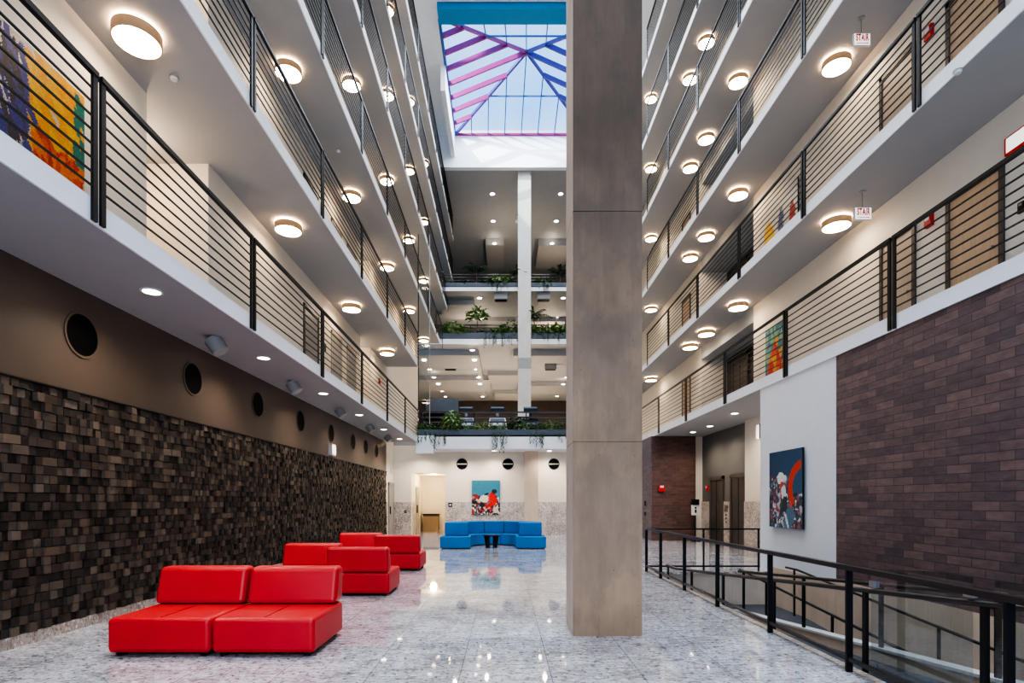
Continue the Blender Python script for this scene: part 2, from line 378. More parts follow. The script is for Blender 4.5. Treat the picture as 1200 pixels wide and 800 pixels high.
# ground columns
def column(label, x0, x1, y0, y1, z0, z1, mat, joints=(), cap=None):
    t = thing('concrete_column', label, 'column', ((x0+x1)/2, (y0+y1)/2, z0)); cx, cy = (x0+x1)/2, (y0+y1)/2
    hx, hy = (x1-x0)/2, (y1-y0)/2; zs = [z0]+list(joints)+[z1]
    mb = MB()
    for i in range(len(zs)-1):
        g0 = 0 if i == 0 else .004; g1 = 0 if i == len(zs)-2 else .004
        mb.box(-hx, hx, -hy, hy, zs[i]-z0+g0, zs[i+1]-z0-g1)
        if i < len(zs)-2: mb.box(-hx+.008, hx-.008, -hy+.008, hy-.008, zs[i+1]-z0-.004, zs[i+1]-z0+.004)
    o = mb.build('shaft', mat, t)
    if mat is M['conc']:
        o.data.materials.append(M['concside'])  # paler side faces: light from the side painted into the colour
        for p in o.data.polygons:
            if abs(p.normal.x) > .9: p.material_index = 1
    if cap: W(-hx-.01, hx+.01, -hy-.01, hy+.01, cap[0]-z0, cap[1]-z0).build('collar', M['greyp'], t)
    return t
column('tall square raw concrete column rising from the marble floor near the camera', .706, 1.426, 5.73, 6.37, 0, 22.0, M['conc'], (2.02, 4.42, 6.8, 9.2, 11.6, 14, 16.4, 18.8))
column('concrete pilaster set in the white far wall behind the blue seating', .80, 1.36, 22.75, 23.3, 0, 3.47, M['concb'])
column('pale square column standing in the far lobby up to its roof', .735, 1.47, 31.43, 31.93, 3.945, 20.26, M['concl'], (10.2, 13.3), (9.0, 9.6))

# right ground level: white wall, brick wall, elevator lobby
st('wall_right', W(XR1, XR1+1.9, 8.88, 11.52, -1.9, 3.75), M['cool'])
st('wall_right', W(XR1, XR1+1.9, Y0, 8.88, .14, 3.75), M['brickY'])
st('wall_right', W(XR1-.004, XR1+.3, Y0, 8.88, -1.9, .14), M['concb'])
st('trim_4', W(XR1-.012, XR1, 8.88, 11.05, -1.9, .10), M['concb'])
st('wall_right', MB().box(7.15, 7.4, 15.96, 20.1, 0, 3.75), M['dark'])
st('wall_right', MB().box(6.95, 7.4, 11.5, 15.96, 0, 3.75).box(6.85, 7.4, 19.95, 20.3, 0, 3.75), M['wall'])
st('wall_back', W(5.27, 6.85, 19.8, 23.1, 0, 3.75), M['brickX'])
st('wall_back', W(5.25, 5.272, 19.8, 23.1, 0, 3.75), M['brickS'])  # return face of the brick, cool sky light painted into its colour
st('baseboard_right', MB().box(7.12, 7.15, 19.1, 20.0, 0, 1.40).box(7.12, 7.15, 17.4, 17.95, 0, 1.40).box(7.12, 7.15, 15.9, 16.2, 0, 1.40).box(6.92, 6.95, 14, 15.95, 0, 1.4), M['dado'])
def elevator(n, X, y0, y1, z0, h=2.13, face=-1):
    d = tag(W(X-.02, X+.02, y0, y1, z0, z0+h).build('door_%d' % n, M['elev']), kind='structure')
    MB().box(X-.05, X+.01, y0-.12, y0, z0, z0+h+.12).box(X-.05, X+.01, y1, y1+.12, z0, z0+h+.12).box(X-.05, X+.01, y0-.12, y1+.12, z0+h, z0+h+.12).build('frame', M['doorframe'], d)
    W(X-.026, X-.015, (y0+y1)/2-.012, (y0+y1)/2+.012, z0, z0+h).build('seam', M['blackflat'], d)
elevator(3, 7.14, 18.07, 19.0, 0); elevator(4, 7.14, 16.32, 17.28, 0)
p = thing('elevator_call_panel', 'call plate with two dark indicator slots and buttons between elevator doors', 'call panel', (7.11, 17.68, 1.05))
W(-.008, 0, -.16, .16, -.35, .3).build('plate', M['dado'], p)
for k in (-.07, .07): W(-.014, -.008, k-.035, k+.035, .02, .24).build('indicator', M['blackflat'], p)
for k in range(3): MB().cyl((-.014, 0, -.08-.11*k), 'x', .035, 0, .006, 16).build('button', M['blackflat'], p)
def alarm(label, x, y, z, ax):
    a = thing('fire_alarm', label, 'fire alarm', (x, y, z))
    if ax == 'x-': W(-.06, 0, -.07, .07, -.1, .1).build('housing', M['alarm'], a); W(-.075, -.06, -.04, .04, .0, .07).build('strobe', M['plastic'], a)
    elif ax == 'x+': W(0, .06, -.07, .07, -.1, .1).build('housing', M['alarm'], a); W(.06, .075, -.04, .04, .0, .07).build('strobe', M['plastic'], a)
    else: W(-.11, .11, -.06, 0, -.11, .11).build('housing', M['alarm'], a); W(-.06, .06, -.075, -.06, .03, .1).build('strobe', M['plastic'], a)
alarm('red fire alarm strobe on the brown brick wall', 5.62, 19.8, 1.87, 'y'); alarm('red fire alarm on the dark wall beside the elevator doors', 7.15, 19.4, 1.87, 'x-')
p = thing('sanitizer_stand', 'black floor stand with white notice beside the brown brick wall', 'stand', (6.72, 19.45, 0))
W(-.14, .14, -.14, .14, 0, .02).build('base', M['black'], p); MB().cyl((0,0,0), 'z', .02, .02, 1.0).build('pole', M['black'], p)
W(-.12, .12, -.06, .05, 1.28, 1.48).build('dispenser', M['black'], p)
s = W(-.15, .15, -.03, 0, .92, 1.28).build('notice', M['plastic'], p)
MB().box(-.03, .03, -.034, -.03, 1.0, 1.12).cyl((0, -.034, 1.18), 'y', .035, 0, .004, 14).build('pictogram', M['blackflat'], s)
p = thing('wall_sconce', 'small lit box sconce on the beige wall past the white wall edge', 'sconce', (6.95, 14.95, 3.3))
W(-.08, 0, -.12, .12, -.18, .18).build('shade', M['sign'], p); W(-.09, -.08, -.13, -.09, -.2, .2).build('bracket', M['black'], p)
p = thing('access_reader', 'tiny black access reader on the sky-lit brick return beside the column', 'card reader', (5.24, 20.6, 1.33))
W(-.03, .01, -.05, .05, -.09, .09).build('housing', M['black'], p); W(-.03, .01, -.05, .05, -.45, -.32).build('button_box', M['darkbrown'], p)

# ------------------------------------------------------------------ galleries
def yl_end(i, side):
    return [21.7, 22.0, 29.3, 33.0, 37.0, 37.0][i] if side == 'L' else [21.9, 31, 31, 31, 31, 31][i]
for i, z in enumerate(LZ):
    st('gallery_slab', W(-5.9, XGL, Y0, yl_end(i, 'L'), z, z+TH), M['soffit'])
    st('trim_5', W(XGL, XGL+.02, Y0, yl_end(i, 'L')+.02, z-.004, z+TH+.012), M['white'])
    xr = XR1 if i == 0 else XRU
    st('gallery_slab', W(xr, 8.2, Y0, yl_end(i, 'R'), z, z+TH), M['soffit'])
    st('trim_6', W(xr-.02, xr, Y0, yl_end(i, 'R')+.02, z-.004, z+TH+.012), M['white'])
ZT = 22.0
NICHE_L = [(7.26, 8.77), (17.95, 19.25)]
segs = [(Y0, 7.26), (8.77, 17.95), (19.25, 30.0)]
lw = MB()
for a, b in segs: lw.box(-5.9, XLU, a, b, 3.76, ZT)
st('wall_left', lw, M['wall'])
nb = MB()
for a, b in NICHE_L: nb.box(-6.0, -5.9, a-.2, b+.2, 3.76, ZT)
st('wall_left', nb, M['wall'])
for z in LZ[1:]:
    for a, b in NICHE_L: pass
rw = MB()
for a, b in [(Y0, 15.2), (19.24, 31)]: rw.box(XRW, 8.2, a, b, 3.76, ZT)
st('wall_right', rw, M['wall'])
st('wall_right', W(7.75, 8.2, 15.0, 19.4, 3.76, ZT), M['darkbrown'])
for i, z in enumerate(LZ[:5]):
    st('trim_7', W(XRW, 7.75, 15.2, 19.24, LZ[i+1]-.42, LZ[i+1]), M['ceilg'])
# roof over the galleries and lid above the near atrium
st('ceiling', MB().box(-6, -2.82, Y0, 23.5, ZT, ZT+.3).box(4.62, 8.2, Y0, 23.5, ZT, ZT+.3).box(-2.82, 4.62, Y0, 22.7, ZT, ZT+.3).box(-6, -2.82, 23.5, 31, ZT, ZT+.3).box(4.62, 8.2, 23.5, 31, ZT, ZT+.3), M['white'])
st('beam', W(-2.82, 4.62, 22.75, 23.5, 21.75, 22.3), M['bluebeam'])
st('wall_back', W(-9, 9, 31.0, 31.25, 20.26, 22.3), M['white'])
st('trim_8', W(-9, 9, 30.97, 31.27, 20.2, 20.27), M['white'])
st('trim_8', W(-3.05, -2.82, 26.0, 31, 20.8, 22.0), M['white'])

# railing panels
def rail_panel(name='railing_panel'):
    L = 2.87-.035; t = bpy.data.objects.new(name, None); C.objects.link(t); tag(t, 'black steel railing panel', 'railing')
    for y in (.03, L-.03):
        W(-.012, .012, y-.027, y+.027, -TH+.01, 1.075).build('post', M['black'], t)
    W(-.022, .022, .0, L, 1.04, 1.085).build('top_rail', M['black'], t)
    for k in range(8):
        zz = .10+k*.117
        W(-.008, .008, .03, L-.03, zz-.007, zz+.007).build('bar', M['black'], t)
    return t
proto = None
for i in range(6):
    for side in 'LR':
        cnt = 0
        for k in range(0, 13):
            y = 1.83+2.87*k; ye = yl_end(i, side)
            if y+1.5 > ye: break
            x = XGL+.035 if side == 'L' else ((XR1 if i == 0 else XRU)-.035)
            zt = LZ[i]+TH
            if not any(inview(x, yy, zz, 0) for yy in (y+.1, y+1.0, y+2.8) for zz in (zt-.1, zt+.5, zt+1.08)): continue
            if all(behind_column(x, yy, zt+.5) for yy in (y, y+1.4, y+2.8)): continue
            if side == 'R' and y+1.4 > x*F/163: continue
            cnt += 1
            lab = 'black railing panel, %s gallery level on the %s, %s panel from the camera' % (LEV[i], 'left' if side == 'L' else 'right', ORD[cnt-1])
            grp = 'black railing panels along the %s galleries' % ('left' if side == 'L' else 'right')
            if proto is None:
                proto = rail_panel(); proto.location = (x, y, zt); tag(proto, lab, 'railing', grp)
            else: dup(proto, (x, y, zt), lab, group=grp)

# drum lights under the galleries
def drum_light():
    t = thing('ceiling_light', 'round drum ceiling light', 'ceiling light')
    MB().ring((0,0,0), 'z', .25, .236, -.15, -.03, 40).build('drum', M['drum'], t)
    MB().cyl((0,0,0), 'z', .237, -.145, -.125, 40).build('diffuser', M['disc'], t)
    MB().cyl((0,0,0), 'z', .225, -.028, -.018, 40).build('backlight', M['halo'], t)
    MB().cyl((0,0,0), 'z', .05, -.018, 0, 16).build('mount', M['plastic'], t)
    return t
dl = None
for i in range(1, 6):
    for side in 'LR':
        cnt = 0
        ys = [6.28, 10.66, 15.04, 19.55, 24.0, 28.4] if side == 'L' else [6.1, 10.5, 14.93, 17.3, 18.8, 23.85, 28.2]
        for y in ys:
            if y > yl_end(i, side): break
            x = -4.2 if side == 'L' else 6.32
            if not inview(x, y, LZ[i]-.1, 6) or behind_column(x, y, LZ[i]-.1): continue
            p = proj(x, y, LZ[i])
            if side == 'R' and p[0] < 757: continue
            cnt += 1
            lab = 'glowing round drum light on the %s side under gallery level %s, %s from the camera' % ('left' if side == 'L' else 'right', ['one','two','three','four','five','six'][i], ORD[cnt-1])
            if dl is None: dl = drum_light(); dl.location = (x, y, LZ[i]); tag(dl, lab, 'ceiling light', 'round drum lights under the galleries')
            else: dup(dl, (x, y, LZ[i]), lab)

# recessed downlights
def downlight(r=.09):
    t = thing('downlight', 'recessed downlight', 'downlight')
    MB().ring((0,0,0), 'z', r+.025, r, -.012, 0, 24).build('trim_ring', M['plastic'], t)
    MB().cyl((0,0,0), 'z', r, -.008, -.002, 24).build('lens', M['led'], t)
    return t
d0 = downlight()
first = [True]
def put_dl(x, y, z, lab, grp):
    if not inview(x, y, z, 4): return
    if first[0]: d0.location = (x, y, z); tag(d0, lab, 'downlight', grp); first[0] = False
    else: dup(d0, (x, y, z), lab, group=grp)
    
def spot(x, y, z, e, size=2.2, col=(1, .87, .73), blend=.8, rad=.1):
    l = bpy.data.lights.new('spot', 'SPOT'); l.energy = e; l.spot_size = size; l.spot_blend = blend; l.color = col; l.shadow_soft_size = rad
    o = bpy.data.objects.new('spot_lamp', l); C.objects.link(o); o.location = (x, y, z)
def area(x, y, z, sx, sy, e, col=(1,1,1), rot=(0,0,0)):
    l = bpy.data.lights.new('area', 'AREA'); l.shape = 'RECTANGLE'; l.size = sx; l.size_y = sy; l.energy = e; l.color = col
    o = bpy.data.objects.new('area_lamp', l); C.objects.link(o); o.location = (x, y, z); o.rotation_euler = rot
for k, y in enumerate([6.15, 9.0, 11.95, 14.9, 17.9, 20.6]):
    put_dl(-3.95, y, 3.75, 'recessed downlight in the soffit over the dark block wall, %s from the camera' % ORD[k], 'downlights over the dark block wall')
for y in [3.2, 6.15, 9.0, 11.95, 14.9, 17.9, 20.6]: spot(-3.95, y, 3.72, 95, 2.5, rad=.06)
for k, (px, py) in enumerate([(861, 484), (832, 499), (812, 506)]):
    s = (VY-py)/F; Y = 2.35/s
    put_dl((px-VX)*Y/F, Y, 3.75, 'recessed downlight in the soffit before the elevators, %s from the white wall' % ORD[k], 'downlights before the elevators')
    spot((px-VX)*Y/F, Y, 3.72, 110, 2.5, rad=.06)
# tilted soffit speakers
sp0 = None
for k, y in enumerate([7.87, 10.75, 13.8, 16.8, 19.4]):
    lab = 'white drum shaped soffit speaker above the dark block wall, %s from the camera' % ORD[k]
    if sp0 is None:
        sp0 = thing('soffit_speaker', lab, 'speaker', (-4.12, y, 3.75), 0, 'soffit speakers')
        b = MB().cyl((0,0,0), 'z', .115, -.10, .10, 24, .12).build('housing', M['greyp'], sp0); b.location = (0, 0, -.12); b.rotation_euler = (0.0, -.6, 0)
        g = MB().cyl((0,0,0), 'z', .10, -.108, -.098, 24).build('grille', M['greyp'], sp0); g.location = (0, 0, -.12); g.rotation_euler = (0, -.6, 0)
        W(-.02, .02, -.02, .02, -.08, 0).build('bracket', M['greyp'], sp0)
    else: dup(sp0, (-4.12, y, 3.75), lab)
# exit box on band, detectors
p = thing('exit_sign', 'white box sign on the wall above the dark blocks', 'sign', (XL, 14.8, 2.79)); W(0, .1, -.17, .17, -.15, .15).build('housing', M['plastic'], p); W(.1, .104, -.14, .14, -.11, .11).build('face', M['sign'], p)
def detector(label, x, y, z):
    t = thing('smoke_detector', label, 'smoke detector', (x, y, z)); MB().cyl((0,0,0), 'z', .036, -.04, -.015, 20, .048).build('sensor', M['plastic'], t); MB().cyl((0,0,0), 'z', .052, -.015, 0, 20).build('base', M['greyp'], t)
detector('small smoke detector under the left gallery beside the big drum light', -4.2, 6.98, 6.78)
detector('small smoke detector under the right gallery near the frame edge', 5.65, 6.87, 6.78)
detector('small smoke detector under the third level, left gallery', -4.0, 13.2, 9.82)

# STAIR signs
def text_mesh(txt, size, name):
    cu = bpy.data.curves.new(name, 'FONT'); cu.body = txt; cu.size = size; cu.align_x = 'CENTER'; cu.align_y = 'CENTER'; cu.extrude = .002; cu.offset = .0035; cu.space_character = 1.12
    o = bpy.data.objects.new(name, cu); C.objects.link(o)
    dg = bpy.context.evaluated_depsgraph_get(); me = bpy.data.meshes.new_from_object(o.evaluated_get(dg)); bpy.data.objects.remove(o)
    me.materials.clear(); me.materials.append(M['signred'])
    for v in me.vertices:
        x, y, z = v.co; v.co = (x*.78, -z, y*1.6)
    return me
stair = text_mesh('STAIR', .1, 'lettering')
for (x, y, z, which) in [(6.2, 9.55, LZ[1], 'second'), (6.2, 9.58, LZ[2], 'third')]:
    t = thing('stair_sign', 'red lettered STAIR sign hanging under the %s level of the right gallery' % which, 'sign', (x, y, z))
    MB().cyl((0,0,0), 'z', .05, -.02, 0, 16).build('canopy', M['greyp'], t); MB().cyl((0,0,0), 'z', .009, -.30, -.02, 8).build('stem', M['metal'], t)
    W(-.145, .145, -.02, .02, -.50, -.29).build('housing', M['plastic'], t)
    f = W(-.135, .135, -.024, -.02, -.49, -.30).build('face', M['sign'], t)
    l = link('lettering', stair, f, (0, -.027, -.372))
    MB().box(-.10, .08, -.028, -.024, -.468, -.458).add([(.08,-.028,-.478),(.08,-.028,-.448),(.115,-.028,-.463)], [(0,1,2)]).build('arrow', M['signred'], f)
p = thing('stair_sign', 'white sign with red border on the wall at the right frame edge', 'sign', (XRW, 7.35, 6.22)); W(-.05, 0, -.16, .16, -.12, .12).build('housing', M['signred'], p); W(-.054, -.05, -.13, .13, -.09, .1).build('face', M['sign'], p)

# doors on the galleries
nd = 5
def gdoor(side, y0, y1, z0, leaf, frame, h=2.05):
    global nd
    s = 1 if side == 'L' else -1; X = XLU if side == 'L' else XRW
    def bx(a, b, *r): lo, hi = sorted((X+s*a, X+s*b)); return W(lo, hi, *r)
    d = tag(bx(-.02, .012, y0, y1, z0, z0+h).build('door_%d' % nd, leaf), kind='structure'); nd += 1
    f = MB(); lo, hi = sorted((X, X+s*.035))
    f.box(lo, hi, y0-.07, y0, z0, z0+h+.07).box(lo, hi, y1, y1+.07, z0, z0+h+.07).box(lo, hi, y0-.07, y1+.07, z0+h, z0+h+.07).build('frame', frame, d)
    bx(.012, .06, y0+.08, y0+.12, z0+1.0, z0+1.04).build('handle', M['metal'], d)
for i in range(5):
    z = LZ[i]+TH
    gdoor('R', 7.62, 8.47, z, M['wooddoor'], M['doorframe']); gdoor('R', 9.25, 9.98, z, M['beigedoor'], M['doorframe'])
    gdoor('R', 20.4, 21.2, z, M['wooddoor'], M['doorframe'])
    gdoor('L', 12.95, 13.85, z, M['greydoor'], M['doorframe']); gdoor('L', 15.0, 15.8, z, M['greydoor'], M['beigedoor']); gdoor('L', 16.5, 17.3, z, M['greydoor'], M['beigedoor'])
    elevator(nd, 7.74, 15.6, 16.6, z); nd += 1
    elevator(nd, 7.74, 17.6, 18.6, z); nd += 1
    if i < 3: alarm('red fire alarm on the %s level wall between the doors, right gallery' % LEV[i], XRW, 8.87, z+1.98, 'x-')
alarm('red fire alarm seen past the first level railing, left gallery', XLU, 20.6, 5.9, 'x+')
p = thing('card_reader', 'black card reader on the first level wall beside the wooden door', 'card reader', (XRW, 7.3, 5.3)); W(-.03, 0, -.04, .04, -.07, .07).build('housing', M['black'], p); W(-.034, -.03, -.02, .02, .02, .05).build('lamp', M['greyp'], p)
gw = tag(W(XRW-.03, XRW, 6.4, 7.1, 4.1, 5.35).build('window_12', M['plastic']), kind='structure'); W(XRW-.036, XRW-.03, 6.45, 7.05, 4.15, 5.3).build('pane', M['winglass'], gw)
for i in (0, 1):
    l = tag(W(-.02, 0, -.09, .09, -.09, .09).build('room_plate', M['darkbrown'], None, (XLU+.02, 14.4, LZ[i]+TH+1.5)), 'small dark room plate beside a door, left gallery %s level' % LEV[i], 'sign')

# ------------------------------------------------------------------ far block
st('floor', W(-3.3, 9, 21.6, 23.3, 3.47, 3.945), M['white'])
st('floor', W(-9, 9, 23.3, 50, 3.75, 3.945), M['soffit'])
st('trim_9', W(-3.49, -2.8, 21.55, 21.9, 3.30, 3.99), M['white'])
st('wall_back', W(-9.2, 9.2, 50, 50.3, 3.9, 20.4), M['darkbrown'])
st('wall_left', W(-9.4, -9.2, 30, 50, 3.9, 20.4), M['dark'])
st('wall_right', W(9.2, 9.4, 31, 50, 3.9, 20.4), M['dark'])
st('ceiling', W(-9.3, 9.3, 31.25, 50, 20.26, 20.5), M['ceilg'])
for (z0, z1, xl, ym) in [(10.55, 10.85, -4.4, 32), (13.63, 13.85, -4.1, 32)]:
    st('floor', W(-9.2, 9.2, ym, 50, z0, z1), M['ceilg'])
    st('trim_10', W(-9.2, 9.2, ym-.03, ym, z0, z1), M['white'])
# troughs
def trough(label, x0, x1, y, z, h):
    t = thing('planter_trough', label, 'planter', ((x0+x1)/2, y, z)); hx = (x1-x0)/2
    MB().box(-hx, hx, 0, .03, 0, h).box(-hx, hx, .47, .5, 0, h).box(-hx, -hx+.03, .03, .47, 0, h).box(hx-.03, hx, .03, .47, 0, h).box(-hx, hx, 0, .5, 0, .02).build('box', M['planter'], t)
    W(-hx+.03, hx-.03, .03, .47, .02, h-.05).build('soil', M['darkbrown'], t)
trough('long slate planter trough on the lowest bridge above the far wall', -3.45, 5.0, 21.6, 3.99, .24)
trough('long slate planter trough on the middle bridge', -4.4, 8.5, 31.95, 10.86, .34)
trough('long slate planter trough on the upper bridge', -3.9, 8.5, 31.95, 13.86, .25)
def far_rail(label, x0, x1, y, z, n, dz, r=.02, step=2.1):
    t = thing('guard_rail', label, 'railing', (x0, y, z)); L = x1-x0
    for k in range(n): W(0, L, -.02, .02, 1.03-k*dz-.03, 1.03-k*dz+.03).build('rail', M['railtop'], t)
    k = 0.05
    while k < L: W(k-.02, k+.02, -.02, .02, 0, 1.03).build('post', M['black'], t); k += step
far_rail('black horizontal guard rail behind the plants on the lowest bridge', -3.4, 5.0, 22.25, 3.98, 5, .2)
far_rail('black guard rail behind the plants on the middle bridge', -4.2, 8.4, 32.7, 10.85, 6, .17)
far_rail('black guard rail behind the plants on the upper bridge', -3.9, 8.4, 32.7, 13.85, 6, .17)
# ceiling drops with lit edges, ac vents
def drop(x0, x1, y0, y1, z, h=.35):
    h += random.uniform(-.03, .03); st('trim_11', W(x0, x1, y0, y1, z-h, z+.01), M['soffit'])
for (x0,x1,y0,y1) in [(-9,-1.9,33.2,36.5), (-9,-1.1,40,44), (.5,9,33.2,35), (-1.2,1.2,38.5,41), (1.0,9,42,45), (-1.9,-1.6,33.2,46), (-.9,1.6,45,48)]: drop(x0,x1,y0,y1,10.55)
for (x0,x1,y0,y1) in [(-4,-1.9,33.4,36), (-1.2,.7,36.5,39.5), (1.6,4,36.5,39.5)]: drop(x0,x1,y0,y1,13.63,.3)
for (x0,x1,y0,y1) in [(-1.4,-.1,39.5,43.5), (2.4,4.6,39.5,43.5)]: drop(x0,x1,y0,y1,20.26,.5)
nlob = 0
seen_dl = {}
for (px, py, z) in [(577,227,20.26),(657,227,20.26),(578,259,20.26),(652,259,20.26),(579.5,285,19.75),(647,285,19.75),
                    (562,349,13.63),(660,349,13.63),(565,373,13.63),(653,372,13.63),(553.5,410,10.55),(616.5,410,10.55),(556,422,10.55),(558,432.5,10.55),(560.5,442,10.55),(562.5,450,10.55),(564,457.5,10.55),(565.5,464.5,10.55),
                    (497,422,10.55),(503.5,432.5,10.55),(508.5,442,10.55),(513.5,450,10.55),(518,458,10.55),(664,442,10.55),(660,450,10.55),(656.5,457.5,10.55),(653,464,10.55),(522,464.5,10.55)]:
    zz = z
    for Yt in (1,):
        s = (VY-py)/F; Y = (zz-H)/s; X = (px-VX)*Y/F
    if z == 10.55 and Y > 33:
        for (x0,x1,y0,y1) in [(-9,-1.9,33.2,36.5), (-9,-1.1,40,44), (.5,9,33.2,35), (-1.2,1.2,38.5,41), (1.0,9,42,45), (-1.9,-1.6,33.2,46), (-.9,1.6,45,48)]:
            if x0 < X < x1 and y0 < Y < y1: zz = 10.165; Y = (zz-H)/s; X = (px-VX)*Y/F
    nlob += 1
    if z > 19: key = 'in the far roof ceiling %s of the pale column' % ('left' if px < 615 else 'right')
    elif z > 13: key = 'under the upper planter bridge %s of the pale column' % ('left' if px < 615 else 'right')
    elif px == 616.5: key = 'in the far lobby ceiling above the pale column'
    elif px < 525: key = 'in the far lobby ceiling seen beside the glass screen'
    elif px < 600: key = 'in the long lobby ceiling row left of the pale column'
    else: key = 'in the lobby ceiling row right of the pale column'
    seen_dl[key] = seen_dl.get(key, 0)+1; nth = ORD[seen_dl[key]-1]
    o = dup(d0, (X, Y, zz-.003), '')
    o.scale = (1.5, 1.5, 1)
    o['label'] = 'small downlight %s%s' % (key, '' if px == 616.5 else ', %s in line' % nth)
    o['group'] = 'downlights in the far lobby ceilings'
for (px, py, z) in [(528,428,10.55),(645,428,10.55),(587,347,13.63),(637,347,13.63),(577,299,20.26),(645,299,20.26)]:
    s = (VY-py)/F; Y = (z-H)/s-.3; X = (px-VX)*Y/F
    pos = {528: 'left of the lobby column', 645: 'right of the lobby column', 587: 'under the upper bridge, left of the column', 637: 'under the upper bridge, right of the column', 577: 'on the roof ceiling left of the column'}.get(px, '')
    if z == 20.26 and px == 645: pos = 'on the roof ceiling right of the column'
    t = thing('air_vent', 'black slot air vent in the far ceiling, ' + pos, 'vent', (X, Y, z-.002)); t.scale = (1, 1, 1)
    W(-.4, .4, -.25, .25, -.36, -.30).build('frame', M['greyp'], t); W(-.35, .35, -.2, .2, -.37, -.355).build('slot', M['blackflat'], t)
    W(-.38, .38, -.23, .23, -.30, 0).build('duct', M['soffit'], t)
p = tag(W(-.2, .2, -.2, .2, -.3, 0).build('ceiling_unit', M['plastic'], None, (.9, 36.5, 20.26)), 'small white square box on the far roof ceiling', 'ceiling box')
# lobby lamps
for (x, y, z, e) in [(-3.2, 35, 10.1, 420), (-1.2, 36, 10.1, 420), (2.6, 36, 10.1, 420), (-1.2, 41, 10.1, 420), (2.6, 41, 10.1, 420), (-4, 40, 10.1, 300), (0, 46, 10.1, 420), (5, 46, 10.1, 300)]:
    spot(x, y, z, e*.9, 2.9, (1, .74, .48))
def point(x, y, z, e, col=(1, .77, .54), r=.12):
    l = bpy.data.lights.new('point', 'POINT'); l.energy = e; l.color = col; l.shadow_soft_size = r
    o = bpy.data.objects.new('point_lamp', l); C.objects.link(o); o.location = (x, y, z)
for (x, y, z, e) in [(-1.2, 36, 6.5, 260), (2.6, 38, 6.5, 260), (-2, 44, 6.5, 260), (3, 46, 6.5, 220), (-2, 36, 12.2, 120), (3, 37, 12.2, 120), (0, 37, 17.0, 160), (4, 40, 17.0, 120)]: point(x, y, z, e)
for z in LZ[1:5]:
    point(-5.35, 7.95, z-.5, 22); point(-5.35, 18.6, z-.5, 16)
# dark screens on lobby left
st('partition_wall', W(-4.4, -2.6, 30.5, 30.6, 3.95, 7.1), M['planter'])
t = thing('display_screen', 'large dark tilted screen standing in the far lobby by the glass', 'screen', (-4.0, 30.2, 3.95))
W(-.6, .7, 0, .06, .9, 2.4).build('screen', M['blackflat'], t); W(-.05, .05, 0, .05, 0, .9).build('post', M['black'], t); W(-.3, .3, -.2, .25, 0, .03).build('foot', M['black'], t)
# glass screen at the gallery end
gs = thing('glass_screen', 'tall clear glass screen closing the end of the left galleries', 'glass screen', (-3.49, 22.15, 3.95))
MB().add([(0,0,0),(.45,0,0),(.45,0,8.2),(0,0,8.2)], [(0,1,2,3)]).build('pane', M['winglass'], gs); W(.44, .465, -.01, .03, 0, 8.2).build('edge_trim', M['greyp'], gs); W(-.02, .01, -.01, .03, 0, 8.2).build('edge_trim', M['black'], gs)
for i, x in enumerate([-.45, 1.8]):
    put_dl(x*1.0, 22.4, 3.47, 'downlight in the soffit above the %s' % ['far painting', 'concrete pilaster'][i], 'downlights along the far wall'); spot(x, 22.4, 3.44, 110, 2.6, rad=.06)
for x in (-3.4, -1.8, 3.4): spot(x, 22.3, 3.44, 100, 2.6, rad=.06)

# gym machines on the bridge
def gym(label, x, dark=False):
    t = thing('treadmill', label, 'treadmill', (x, 23.4, 3.945))
    W(-.38, .38, 0, 1.7, .08, .22).build('deck', M['black'], t)
    for s in (-1, 1):
        MB().tube([(s*.36, .1, .1), (s*.39, .02, .5), (s*.33, .15, .95), (s*.25, .3, 1.1)], .03, 8).build('upright', M['gymw'] if not dark else M['black'], t)
    MB().tube([(0, .25, .2), (0, .12, .8), (0, .2, 1.35)], .07, 10).build('mast', M['gymg'] if not dark else M['black'], t)
    c = W(-.3, .3, .08, .2, .62, .98).build('console', M['gymg'] if not dark else M['black'], t); W(-.2, .2, .07, .08, .7, .85).build('panel', M['plastic'] if not dark else M['gymg'], c)
    c = W(-.3, .3, .12, .2, 1.28, 1.5).build('display', M['black'], t); W(-.28, .28, .11, .13, 1.44, 1.5).build('trim_strip', M['gymg'], c)
    MB().tube([(-.42, .1, 1.05), (-.2, .02, 1.0), (.2, .02, 1.0), (.42, .1, 1.05)], .02, 8).build('handlebar', M['gymw'] if not dark else M['black'], t)
gym('grey treadmill with white arms behind the bridge rail, first from the glass screen', (546-VX)*23.4/F)
gym('grey treadmill with white arms behind the bridge rail, second from the glass screen', (583-VX)*23.4/F)
gym('dark exercise machine behind the bridge rail beside the lobby column', (622-VX)*23.4/F, True)

